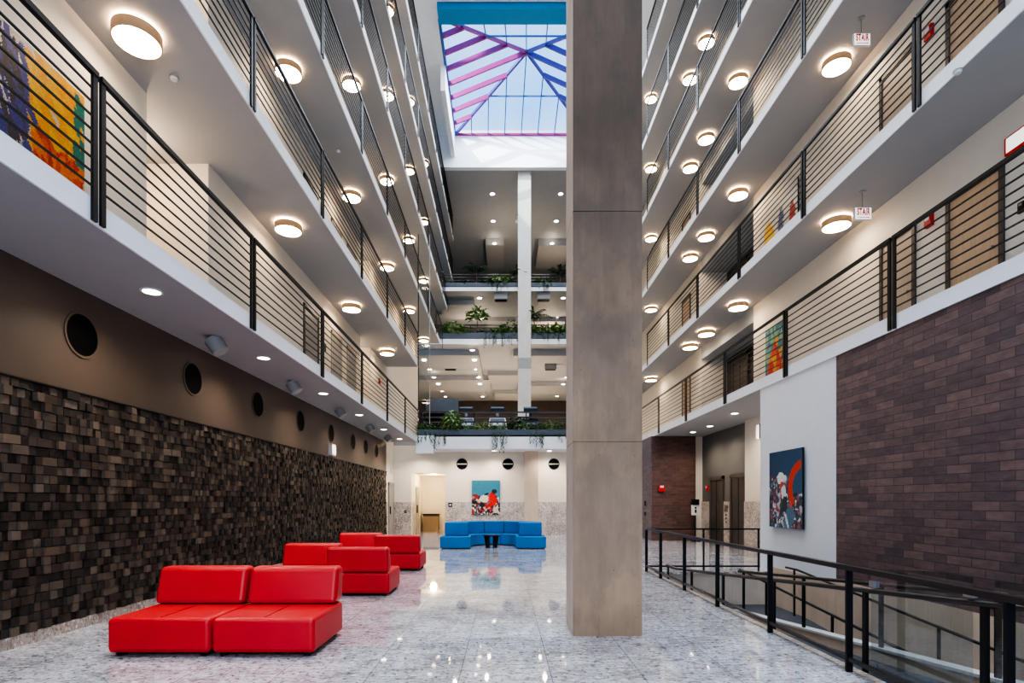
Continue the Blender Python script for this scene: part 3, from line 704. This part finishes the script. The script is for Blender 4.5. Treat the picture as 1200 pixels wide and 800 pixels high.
# ------------------------------------------------------------------ plants
def leaf(mb, p, d, L, w, droop=.3):
    d = Vector(d).normalized(); up = Vector((0,0,1)); s = d.cross(up)
    s = s.normalized() if s.length > .01 else Vector((1,0,0)); p = Vector(p)
    m = p+d*L*.5+up*L*.08; e = p+d*L-up*L*droop
    mb.add([p, m+s*w/2, e, m-s*w/2], [(0,1,2,3)])
def bush(name, label, x, y, z, rx, rz, n, L, mat, cat='plant', grp=None, trail=0, trunk=0):
    t = thing(name, label, cat, (x, y, z), 0, grp); mb = MB(); rng = random.Random(hash(label) % 9999 if False else sum(map(ord, label)))
    for k in range(n):
        a = rng.random()*2*PI; r = math.sqrt(rng.random()); h = rng.random()
        p = (rx*r*math.cos(a), min(.22, rx*.5)*r*math.sin(a), trunk+rz*h*(1-.5*r*r))
        leaf(mb, p, (math.cos(a)+rng.uniform(-.5,.5), math.sin(a)*1.0-.2, rng.uniform(-.1,.9)), L*rng.uniform(.6,1.2), L*.38, rng.uniform(.1,.5))
    mb.build('foliage', mat, t)
    if trunk:
        MB().tube([(0,0,-.05), (.02,0,trunk*.5), (0,0,trunk+rz*.4)], .03, 8, .015).build('stem', M['stem'], t)
    else: MB().tube([(0,0,-.05), (.01,0,rz*.3)], .02, 6, .01).build('stem', M['stem'], t)
    if trail:
        v = MB()
        for q in range(7):
            px = rng.uniform(-rx*.8, rx*.8); ln = trail*rng.uniform(.5, 1); yy = -.3; zz = 0
            while zz > -ln:
                zz -= .045; px += rng.uniform(-.012, .012)
                leaf(v, (px, yy+rng.uniform(-.02,.02), zz), (rng.uniform(-1,1), -.4, -.5), .075, .05, .4)
        v.build('trailing_vine', M['leafB'], t)
    return t
def palm(label, x, y, z, h, n, L, mat, grp=None):
    t = thing('potted_palm', label, 'plant', (x, y, z), 0, grp); rng = random.Random(sum(map(ord, label))); mb = MB()
    for k in range(n):
        a = 2*PI*k/n+rng.uniform(-.3,.3); el = rng.uniform(.3, 1.2); b = Vector((0,0,h)); d = Vector((math.cos(a)*math.cos(el), math.sin(a)*math.cos(el)*.95, math.sin(el)))
        for q in range(9):
            u = (q+1)/9; p = b+d*L*u-Vector((0,0,1))*L*.5*u*u
            for s in (-1, 1): leaf(mb, p, (d.x*.6-s*d.y-s*.3, d.y*.6+s*d.x, .15), L*.3*(1.1-.6*u), L*.06, .35)
    mb.build('frond_crown', mat, t); MB().tube([(0,0,-.05),(.02,0,h*.5),(0,0,h)], .035, 8, .02).build('stem', M['stem'], t)
def bx(px, Y): return (px-VX)*Y/F
G1 = 'plants in the lowest bridge planter'
for k, (px, rx, rz, L, mat, tr) in enumerate([(499,.32,.28,.13,'leafA',.45),(515,.38,.3,.12,'leafB',.75),(530,.26,.62,.3,'leafC',0),(546,.36,.22,.12,'leafA',0),(566,.34,.3,.14,'leafC',0),(586,.32,.22,.12,'leafA',.85),(604,.22,.5,.2,'leafB',0),(617,.34,.3,.12,'leafA',0),(630,.4,.3,.12,'leafB',.7),(646,.42,.34,.14,'leafA',.0),(659,.36,.28,.12,'leafB',.45)]):
    nm = ['bushy plant at the glass screen end','vine spilling plant','broad pale fern like plant','low plant before a treadmill','pale tuft','trailing plant below the second treadmill','upright dark leafed plant','low plant before the lobby column','long trailing vine plant','wide bushy plant','bush beside the tall concrete column'][k]
    bush('shrub', '%s in the lowest bridge planter, %s along it' % (nm, ORD[k]), bx(px,21.85), 21.85, 4.18, rx*1.15, rz*1.25, 240, L, M[mat], grp=G1, trail=tr)
G2 = 'plants in the middle bridge planter'
bush('small_tree', 'small round tree with broad leaves in the middle bridge planter', bx(559,32.2), 32.2, 11.15, .55, .75, 170, .34, M['leafA'], 'tree', trunk=.85)
palm('dark palm before the lobby column in the middle bridge planter', bx(626,32.12), 32.12, 11.15, .95, 15, 1.15, M['leafB'])
for k, (px, rx, rz, L, mat, tr) in enumerate([(530,.6,.65,.45,'leafC',0),(545,.5,.4,.2,'leafA',0),(573,.55,.35,.2,'leafB',.8),(586,.4,.4,.3,'leafA',0),(598,.5,.7,.32,'leafA',.7),(630,.5,.5,.35,'leafC',0),(644,.55,.5,.35,'leafC',.4),(658,.6,.55,.4,'leafA',0)]):
    bush('shrub', 'leafy shrub in the middle bridge planter, %s from the glass screen' % ORD[k], bx(px,32.2), 32.2, 11.12, rx*1.2, rz*1.2, 200, L*.85, M[mat], grp=G2, trail=tr)
G3 = 'plants in the upper bridge planter'
for k, (px, h) in enumerate([(558, .75), (606, .6), (656, .6)]):
    palm('dark palm in the upper bridge planter, %s from the glass screen' % ORD[k], bx(px,32.2), 32.2, 14.05, h, 14, 1.0, M['leafB'], G3)
for k, (px, rx, rz, L, mat, tr) in enumerate([(540,.6,.3,.2,'leafB',0),(574,.5,.3,.3,'leafB',0),(586,.6,.5,.45,'leafC',.4),(638,.5,.4,.3,'leafA',.4)]):
    bush('shrub', 'low shrub in the upper bridge planter, %s from the glass screen' % ORD[k], bx(px,32.2), 32.2, 14.05, rx, rz, 90, L, M[mat], grp=G3, trail=tr)

# ------------------------------------------------------------------ skylight
SX0, SX1, SY0, SY1, SZ, AZ = -2.82, 4.62, 23.5, 31.0, 22.05, 23.6
AX, AY = (617-VX)*27.2/F, 27.2
sk = tag(bpy.data.objects.new('skylight_window', None), kind='structure'); C.objects.link(sk); sk.location = (0,0,0)
A = (AX, AY, AZ); cs = [(SX0,SY0,SZ),(SX1,SY0,SZ),(SX1,SY1,SZ),(SX0,SY1,SZ)]
for k in range(4):
    MB().add([cs[k], cs[(k+1)%4], A], [(0,1,2)]).build('glass_pane', M['skyglass'], sk)
    MB().bar(cs[k], A, .10, .14).build('hip_rib', M['mag' if k in (0,) else 'vio'], sk)
    a, b = Vector(cs[k]), Vector(cs[(k+1)%4])
    MB().bar(a, b, .12, .12).build('curb_bar', M['mag' if k == 2 else 'mull'], sk)
    n = 7
    for q in range(1, n+1):
        u = q/(n+1); p = a.lerp(b, u); m = (a+b)/2; Av = Vector(A)
        # rib runs up the slope perpendicular to the eave until it meets the hip
        w = u/.5 if u <= .5 else (1-u)/.5
        e = (a.lerp(Av, w) if u <= .5 else b.lerp(Av, w))
        MB().bar(p, e, .09 if k in (1, 3) else .05, .22 if k in (1, 3) else .07).build('rib', M['mag'] if k == 3 else (M['vio'] if k == 1 else M['mull']), sk)
for w in (.5,):
    R = [Vector(c).lerp(Vector(A), w) for c in cs]
    for k in (0, 2): MB().bar(R[k], R[(k+1)%4], .05, .06).build('purlin', M['mull'], sk)

# ------------------------------------------------------------------ paintings (paint strokes computed cell by cell)
def painting(name, label, w, h, nx, ny, fn, loc, rz, cat='painting'):
    t = thing(name, label, cat, loc, rz)
    W(-w/2, w/2, .002, .035, -h/2, h/2).build('stretcher', M['black'], t)
    im = fn(nx, ny)
    vs = [(-w/2+w*i/nx, 0, -h/2+h*j/ny) for j in range(ny+1) for i in range(nx+1)]
    fs = [(j*(nx+1)+i, j*(nx+1)+i+1, (j+1)*(nx+1)+i+1, (j+1)*(nx+1)+i) for j in range(ny) for i in range(nx)]
    me = bpy.data.meshes.new('canvas'); me.from_pydata(vs, [], fs); me.materials.append(M['art'])
    a = me.color_attributes.new('Col', 'FLOAT_COLOR', 'CORNER'); arr = np.ones((len(me.loops), 4), np.float32)
    cols = np.array([[lin(tuple(p)) for p in row] for row in im]).reshape(-1, 3)
    arr[:, :3] = np.repeat(cols, 4, axis=0); a.data.foreach_set('color', arr.ravel()); me.update()
    link('canvas', me, t)
    return t
def grid(nx, ny): 
    yy, xx = np.mgrid[0:ny, 0:nx]; return (xx+.5)/nx, (yy+.5)/ny
def blob(im, x, y, cx, cy, rx, ry, c, rot=0, rng=None, rag=.25):
    ca, sa = math.cos(rot), math.sin(rot); dx, dy = x-cx, y-cy
    u = (dx*ca+dy*sa)/rx; v = (-dx*sa+dy*ca)/ry
    n = rng.random(x.shape)*rag if rng is not None else 0
    m = u*u+v*v+n < 1; im[m] = np.array(c)+(rng.normal(0, 10, (m.sum(), 3)) if rng is not None else 0)
def art_harbour(nx, ny):
    rng = np.random.default_rng(1); x, y = grid(nx, ny); im = np.zeros((ny, nx, 3))
    im[:] = (62, 130, 152); im += (np.clip(1-y, 0, 1)*18)[..., None]+rng.normal(0, 4, (ny, nx, 1))
    cl = y < .50+.12*np.sin(x*5+.6)*.5-.05
    pal = np.array([(150,40,48),(60,52,54),(226,214,192),(190,60,58),(110,50,60),(200,190,180),(40,38,42)])
    for _ in range(240):
        cx, cy = rng.random(), rng.random()*.52; blob(im, x, y, cx, cy, rng.uniform(.02,.08), rng.uniform(.015,.05), pal[rng.integers(len(pal))], rng.uniform(0,3), rng)
    blob(im, x, y, .45, .47, .17, .12, (230,220,196), 0, rng)
    blob(im, x, y, .74, .46, .15, .22, (226,40,34), .1, rng); blob(im, x, y, .62, .28, .14, .07, (220,44,36), .5, rng)
    blob(im, x, y, .80, .68, .1, .07, (36,48,62), 0, rng); blob(im, x, y, .52, .6, .1, .03, (30,36,44), .3, rng)
    blob(im, x, y, .14, .55, .13, .06, (170,56,58), -.2, rng); blob(im, x, y, .12, .35, .1, .05, (40,36,38), .1, rng); blob(im, x, y, .84, .14, .1, .1, (206,200,190), .4, rng)
    blob(im, x, y, .36, .3, .1, .08, (50,44,46), 0, rng)
    return np.clip(im, 0, 255)
def art_arc(nx, ny):
    rng = np.random.default_rng(4); x, y = grid(nx, ny); im = np.zeros((ny, nx, 3)); im[:] = (34, 78, 112)
    im += (x*20-y*14)[..., None]+rng.normal(0, 4, (ny, nx, 1))
    pal = np.array([(190,188,190),(46,44,56),(120,60,70),(104,132,150),(230,224,220),(70,90,80),(170,90,92),(44,60,84)])
    r = np.hypot((x-1.02)*1.0, (y-.50)*1.2); m = (r > .30) & (r < .43) & (y > .36) & (x < .97)
    im[m] = (226, 72, 48)
    for _ in range(420):
        cx = rng.random(); cy = rng.random()**1.1*(.66 if cx < .7 else .42); blob(im, x, y, cx, cy, rng.uniform(.01,.05), rng.uniform(.01,.05), pal[rng.integers(len(pal))], rng.uniform(0,3), rng)
    m = (r > .31) & (r < .42) & (y > .30) & (x < .97); im[m] = (226, 72, 48)
    blob(im, x, y, .38, .64, .13, .085, (236,232,228), 0, rng); blob(im, x, y, .46, .46, .08, .1, (226,222,222), .2, rng); blob(im, x, y, .40, .56, .07, .04, (206,84,60), .4, rng)
    blob(im, x, y, .5, .3, .09, .12, (52,66,60), .1, rng); blob(im, x, y, .68, .22, .05, .14, (220,92,80), .15, rng)
    blob(im, x, y, .62, .12, .2, .13, (88,124,146), .6, rng); blob(im, x, y, .55, .1, .03, .14, (220,224,226), .5, rng)
    return np.clip(im, 0, 255)
def art_flame(nx, ny):
    rng = np.random.default_rng(8); x, y = grid(nx, ny); im = np.zeros((ny, nx, 3)); im[:] = (206, 190, 176); im += rng.normal(0, 8, (ny, nx, 1))
    for _ in range(170):
        cx, cy = rng.random(), rng.random(); c = (74,72,132) if cx < .55 else (236,170,32); 
        if cx < .55 and rng.random() < .35: c = (72,62,72)
        if cx < .3 and rng.random() < .3: c = (190,172,160)
        blob(im, x, y, cx, cy, rng.uniform(.02,.05), rng.uniform(.06,.16), c, rng.uniform(.1,.7), rng, .5)
    for _ in range(110): blob(im, x, y, rng.uniform(.6,1.0), rng.uniform(0,.5), rng.uniform(.02,.06), rng.uniform(.04,.12), [(222,84,28),(236,120,30),(200,54,26)][rng.integers(3)], rng.uniform(-.8,.8), rng, .5)
    for _ in range(60): blob(im, x, y, rng.uniform(.55,.95), rng.uniform(.5,.95), rng.uniform(.02,.06), rng.uniform(.05,.12), [(244,180,30),(240,160,24)][rng.integers(2)], rng.uniform(.2,.9), rng, .5)
    for _ in range(16): blob(im, x, y, rng.uniform(.92,1.0), rng.uniform(.4,.95), .03, .08, (40,120,104), .3, rng, .5)
    for _ in range(40): blob(im, x, y, rng.uniform(0,.75), rng.uniform(0,.18), .05, .03, (198,186,172), rng.uniform(0,3), rng, .5)
    return np.clip(im, 0, 255)
def art_patch(nx, ny):
    rng = np.random.default_rng(5); x, y = grid(nx, ny); pts = rng.random((70, 2)); im = np.zeros((ny, nx, 3))
    cols = []
    for (a, b) in pts:
        w = abs(a-.55)+abs(b-.35)*.9
        cols.append([(232,88,52),(240,170,50),(220,60,48),(236,130,60)][rng.integers(4)] if w < .42 else [(110,176,160),(70,140,150),(140,190,150),(90,120,160)][rng.integers(4)])
    dd = np.stack([np.hypot(x-a, (y-b)*1.4) for a, b in pts], -1); im = np.array(cols, float)[dd.argmin(-1)]
    return np.clip(im+rng.normal(0, 6, im.shape), 0, 255)
def art_bars(nx, ny):
    rng = np.random.default_rng(6); x, y = grid(nx, ny); im = np.zeros((ny, nx, 3)); im[:] = (224, 216, 206)
    blob(im, x, y, .28, .42, .17, .42, (240,190,30), .12, rng, .4); blob(im, x, y, .58, .45, .09, .42, (96,100,136), -.06, rng, .6); blob(im, x, y, .88, .45, .09, .36, (186,40,44), .06, rng, .5)
    return np.clip(im, 0, 255)
painting('abstract_painting', 'teal topped abstract painting with red and black forms on the far wall', 1.18, 1.44, 48, 58, art_harbour, (-.81, YS-.055, 1.565), 0)
painting('abstract_painting', 'dark blue abstract painting with red arc on the white side wall', 1.22, 1.46, 60, 72, art_arc, (XR1-.06, 10.39, 1.635), -PI/2)
painting('abstract_painting', 'purple, yellow and orange abstract canvas on the first level, left gallery', 1.5, 1.5, 170, 160, art_flame, (XLU+.06, 5.36, 5.13), PI/2)
painting('abstract_painting', 'patchwork painting in orange and teal on the first level, right gallery', 1.0, 1.55, 26, 36, art_patch, (XRW-.06, 13.88, 5.05), -PI/2)
painting('abstract_painting', 'white canvas with yellow, grey and red strokes on the second level, right gallery', 1.9, 1.6, 50, 40, art_bars, (XRW-.06, 13.75, 8.15), -PI/2)

# ------------------------------------------------------------------ red modular sofas
def sofa_module(label, x, y, flip):
    """base .94 x .9; flip: backrest on the near edge, module turned round"""
    t = thing('sofa_module', label, 'sofa', (x, y, 0), PI if flip else 0, 'red modular sofas')
    rounded('seat', M['red'], t, (-.463, .463, -.45, .45, .035, .352), .045, 4)
    MB().tube([(0, -.40, .3525), (0, .2, .3535), (0, .43, .3525)], .006, 6).build('seat_seam', M['redseam'], t)
    MB().tube([(-.40, -.4515, .06), (.40, -.4515, .06)], .005, 6).build('hem_piping', M['redseam'], t)
    z0, z1 = .358, .725
    vs = [(-.455,.20,z0),(.455,.20,z0),(.455,.47,z0),(-.455,.47,z0),(-.455,.30,z1),(.455,.30,z1),(.455,.50,z1),(-.455,.50,z1)]
    rounded('backrest', M['red'], t, (0,1,0,1,0,1), .05, 4, vs)
    for sx in (-.38, .38):
        for sy in (-.36, .36): W(sx-.03, sx+.03, sy-.03, sy+.03, 0, .05).build('foot', M['black'], t)
for k, y0 in enumerate([4.94, 8.13, 11.1]):
    which = ['nearest', 'middle', 'farthest'][k]
    sofa_module('red leather sofa seat on the wall side of the %s red pair' % which, -3.12, y0+.45, False)
    sofa_module('red leather sofa seat on the aisle side of the %s red pair' % which + (', turned around' if k else ''), -2.18, y0+.45, k > 0)

# ------------------------------------------------------------------ blue serpentine seating
BX, BY = -.36, 17.05
def wedge(a0, a1, r0, r1, z0, z1, n=6):
    pts = [(r1*math.cos(a0+(a1-a0)*k/n), r1*math.sin(a0+(a1-a0)*k/n)) for k in range(n+1)]+[(r0*math.cos(a1-(a1-a0)*k/n), r0*math.sin(a1-(a1-a0)*k/n)) for k in range(n+1)]
    return MB().prism(pts, z0, z1)
def bev(o, r=.03):
    b = o.modifiers.new('b', 'BEVEL'); b.width = r; b.segments = 3; b.limit_method = 'ANGLE'; b.angle_limit = .7
    for p in o.data.polygons: p.use_smooth = True
    w = o.modifiers.new('w', 'WEIGHTED_NORMAL'); w.keep_sharp = False; return o
pos5 = ['right inner corner of the blue horseshoe', 'right of the middle in the blue horseshoe', 'middle of the blue horseshoe', 'left of the middle in the blue horseshoe', 'left inner corner of the blue horseshoe']
for k in range(5):
    a0, a1 = PI*k/5+.004, PI*(k+1)/5-.004
    t = thing('curved_sofa_module', 'curved blue felt seat with backrest at the %s' % pos5[k], 'sofa', (BX, BY, 0), 0, 'blue curved seating')
    bev(wedge(a0, a1, .68, 1.52, .02, .366).build('seat', M['blue'], t)); bev(wedge(a0, a1, 1.02, 1.5, .37, .76).build('backrest', M['blue'], t))
    bev(wedge(a0+.03, a1-.03, .75, 1.45, 0, .03).build('plinth', M['black'], t), .004)
for s, nm in ((-1, 'left'), (1, 'right')):
    t = thing('curved_sofa_module', 'blue felt end seat facing the camera at the %s tip of the horseshoe' % nm, 'sofa', (BX+s*1.12, 16.62, 0), 0, 'blue curved seating')
    pts = [(-.455, -.33), (-.2, -.40), (.2, -.40), (.455, -.33), (.43, .36), (-.43, .36)]
    bev(MB().prism(pts, .02, .366).build('seat', M['blue'], t))
    bev(MB().prism([(-.34,-.02), (.34,-.02), (.36,.34), (-.36,.34)], .37, .77).build('backrest', M['blue'], t)); MB().prism([(-.4,-.3),(.4,-.3),(.4,.32),(-.4,.32)], 0, .03).build('plinth', M['black'], t)
# black side table
t = thing('side_table', 'small round black table with tapered legs inside the blue horseshoe', 'table', (-.42, 16.75, 0))
MB().cyl((0,0,0), 'z', .25, .355, .385, 32).build('tabletop', M['black'], t)
for k in range(4):
    a = PI/4+k*PI/2+.3; c, s = math.cos(a), math.sin(a)
    MB().tube([(c*.2, s*.2, .356), (c*.16, s*.16, 0)], .055, 10, .03).build('leg', M['black'], t)

# ------------------------------------------------------------------ ramp pit, guards and handrails
SL = .0865
def z1(y): return -.226+(4.82-y)*SL if y < 9.8 else -.226+(4.82-9.8)*SL
ZL = z1(10)
def z2(y): return ZL-(9.8-y)*.09 if y < 9.8 else ZL
st('ramp_floor', MB().add([(2.94,Y0,z1(Y0)),(4.02,Y0,z1(Y0)),(4.02,9.8,ZL),(2.94,9.8,ZL)], [(0,1,2,3)]).add([(4.02,Y0,z2(Y0)),(5.34,Y0,z2(Y0)),(5.34,9.8,ZL),(4.02,9.8,ZL)], [(0,1,2,3)]).add([(2.94,9.8,ZL),(5.34,9.8,ZL),(5.34,11,ZL),(2.94,11,ZL)], [(0,1,2,3)]), M['ramp'])
st('wall_pit', MB().box(2.90, 2.94, Y0, 11.0, -1.9, -.0).box(2.94, 5.34, 11.0, 11.05, -1.0, -.0), M['concb'])
cw = MB()
for a, b in [(4.0, 4.12)]:
    cw.add([(a,Y0,z2(Y0)-.2),(b,Y0,z2(Y0)-.2),(b,9.6,ZL-.1),(a,9.6,ZL-.1),(a,Y0,z1(Y0)+.13),(b,Y0,z1(Y0)+.13),(b,9.6,z1(9.6)+.13),(a,9.6,z1(9.6)+.13)], [(0,3,2,1),(4,5,6,7),(0,1,5,4),(1,2,6,5),(2,3,7,6),(3,0,4,7)])
st('wall_curb', cw, M['concb'])
st('trim_12', MB().bar((4.06, Y0, z1(Y0)+.14), (4.06, 9.62, z1(9.6)+.14), .15, .03), M['concl'])

g = thing('guard_rail', 'long black floor guard rail beside the ramp opening', 'railing', (2.83, 0, 0))
W(-.028, .028, -2, 11.06, .835, .875).build('top_rail', M['railtop'], g); W(-.016, .016, -2, 11.03, .09, .122).build('bottom_rail', M['railtop'], g)
for y in (11.03, 10.02, 8.69, 7.34, 5.88, 4.53, 3.09, 1.7): W(-.025, .025, y-.012, y+.012, 0, .84).build('post', M['black'], g)
g = thing('guard_rail', 'black cross guard rail closing the far end of the ramp opening', 'railing', (2.86, 11.04, 0))
W(0, 2.24, -.02, .02, .835, .865).build('top_rail', M['black'], g); W(0, 2.24, -.015, .015, .09, .12).build('bottom_rail', M['black'], g)
for x in (1.12, 2.22): W(x-.014, x+.014, -.014, .014, 0, .84).build('post', M['black'], g)
def handrail(label, x, ys, zf, top, y0, y1, mat='railtop', loop=False, r=.022, pw=.045):
    t = thing('handrail', label, 'handrail', (x, 0, 0))
    pts = [(0, y, zf(y)+top) for y in (y0, (y0+y1)/2, y1)] if y0 > 9.8 or True else []
    pts = [(0, y0, zf(y0)+top)]+([(0, 9.8, zf(9.8)+top)] if y0 > 9.9 else [])+[(0, y1, zf(y1)+top)]
    if loop: pts = [(0, y0, zf(y0)+top-.8*0-.0)]+pts[1:]
    MB().tube(pts, r, 10).build('rail', M[mat], t)
    for y in ys: W(-pw/2*.6, pw/2*.6, y-pw/2, y+pw/2, zf(y)-.05, zf(y)+top).build('post', M['black'], t)
    return t
h1 = handrail('black ramp handrail just inside the long floor guard rail', 3.05, (10.3, 9.0, 7.7, 6.25, 4.66, 3.5, 2.35), z1, .86, 10.4, 1.2)
for k, (a, b) in enumerate([(4.58, 3.58), (3.42, 2.43)]):
    t = thing('glass_guard_panel', 'tinted glass guard panel clamped to the ramp handrail, %s one up the slope' % ORD[k], 'glass panel', (3.05, 0, 0))
    MB().add([(-.006,a,z1(a)+.1),(-.006,b,z1(b)+.1),(-.006,b,z1(b)+1.05),(-.006,a,z1(a)+1.05)], [(0,1,2,3)]).build('pane', M['guard'], t)
    for y in (a-.03, b+.03):
        for dz in (.25, .92): W(-.02, .02, y-.035, y+.035, z1(y)+dz-.025, z1(y)+dz+.025).build('clamp', M['metal'], t)
handrail('dark handrail standing on the middle curb of the ramp', 4.03, (9.3, 7.43, 5.9, 4.5), z1, .83, 9.5, 1.5)
handrail('thin handrail on the lower ramp run beside the middle curb', 4.22, (8.9, 7.1, 5.4), z2, .84, 9.9, 2.0, 'black', r=.018, pw=.035)
handrail('thin handrail along the concrete side wall of the lower ramp', 5.2, (9.9, 8.3, 6.6, 5.1), z2, .84, 10.2, 2.0, 'black', r=.018, pw=.035)

# ------------------------------------------------------------------ light, world, camera
l = bpy.data.lights.new('sunbeam', 'SPOT'); l.energy = 14000; l.spot_size = .42; l.spot_blend = .1; l.shadow_soft_size = .05; l.color = (1, .97, .9)
o = bpy.data.objects.new('sun_lamp', l); C.objects.link(o); o.location = (-9, 21, 30); o.rotation_euler = (Vector((.6, 31, 21.4))-o.location).to_track_quat('-Z', 'Y').to_euler()
area(.9, 9, 21.9, 8, 21, 3000, (.90, .95, 1.0))
area(.9, 27, 21.95, 7, 7, 620, (.92, .96, 1.0))
area(.9, -2.5, 3.2, 7, 3, 200, (.95, .97, 1.0), (math.radians(75), 0, 0))  # added fill lamp, unseen behind the camera
for x, y in ((-3.2, 24.6),):
    point(x, y, 2.4, 40, (1, .85, .62), .15)
w = bpy.data.worlds.new('sky'); bpy.context.scene.world = w; w.use_nodes = True; nt = w.node_tree
bg = nt.nodes['Background']
tc = nt.nodes.new('ShaderNodeTexCoord'); no = nt.nodes.new('ShaderNodeTexNoise'); no.inputs['Scale'].default_value = 3.2; no.inputs['Detail'].default_value = 7
rp = nt.nodes.new('ShaderNodeValToRGB'); rp.color_ramp.elements[0].position = .42; rp.color_ramp.elements[0].color = (*lin((104, 176, 240)), 1); rp.color_ramp.elements[1].position = .8; rp.color_ramp.elements[1].color = (*lin((226, 230, 244)), 1)
nt.links.new(tc.outputs['Generated'], no.inputs['Vector']); nt.links.new(no.outputs[0], rp.inputs[0]); nt.links.new(rp.outputs[0], bg.inputs[0]); bg.inputs[1].default_value = 1.45

cam = bpy.data.cameras.new('camera'); co = bpy.data.objects.new('camera', cam); C.objects.link(co)
co.location = (0, 0, H); co.rotation_euler = (PI/2, 0, 0)
cam.sensor_width = 36; cam.lens = F/1200*36; cam.shift_x = 8/1200; cam.shift_y = 187.5/1200; cam.clip_end = 300; cam.clip_start = .05
sc = bpy.context.scene; sc.camera = co
sc.view_settings.view_transform = 'AgX'
try: sc.view_settings.look = 'AgX - High Contrast'
except Exception: pass
sc.view_settings.exposure = .42
sc.cycles.use_denoising = True
sc.cycles.max_bounces = 8; sc.cycles.diffuse_bounces = 5; sc.cycles.glossy_bounces = 3; sc.cycles.transparent_max_bounces = 12
sc.cycles.sample_clamp_indirect = 6
sc.cycles.caustics_reflective = False; sc.cycles.caustics_refractive = False
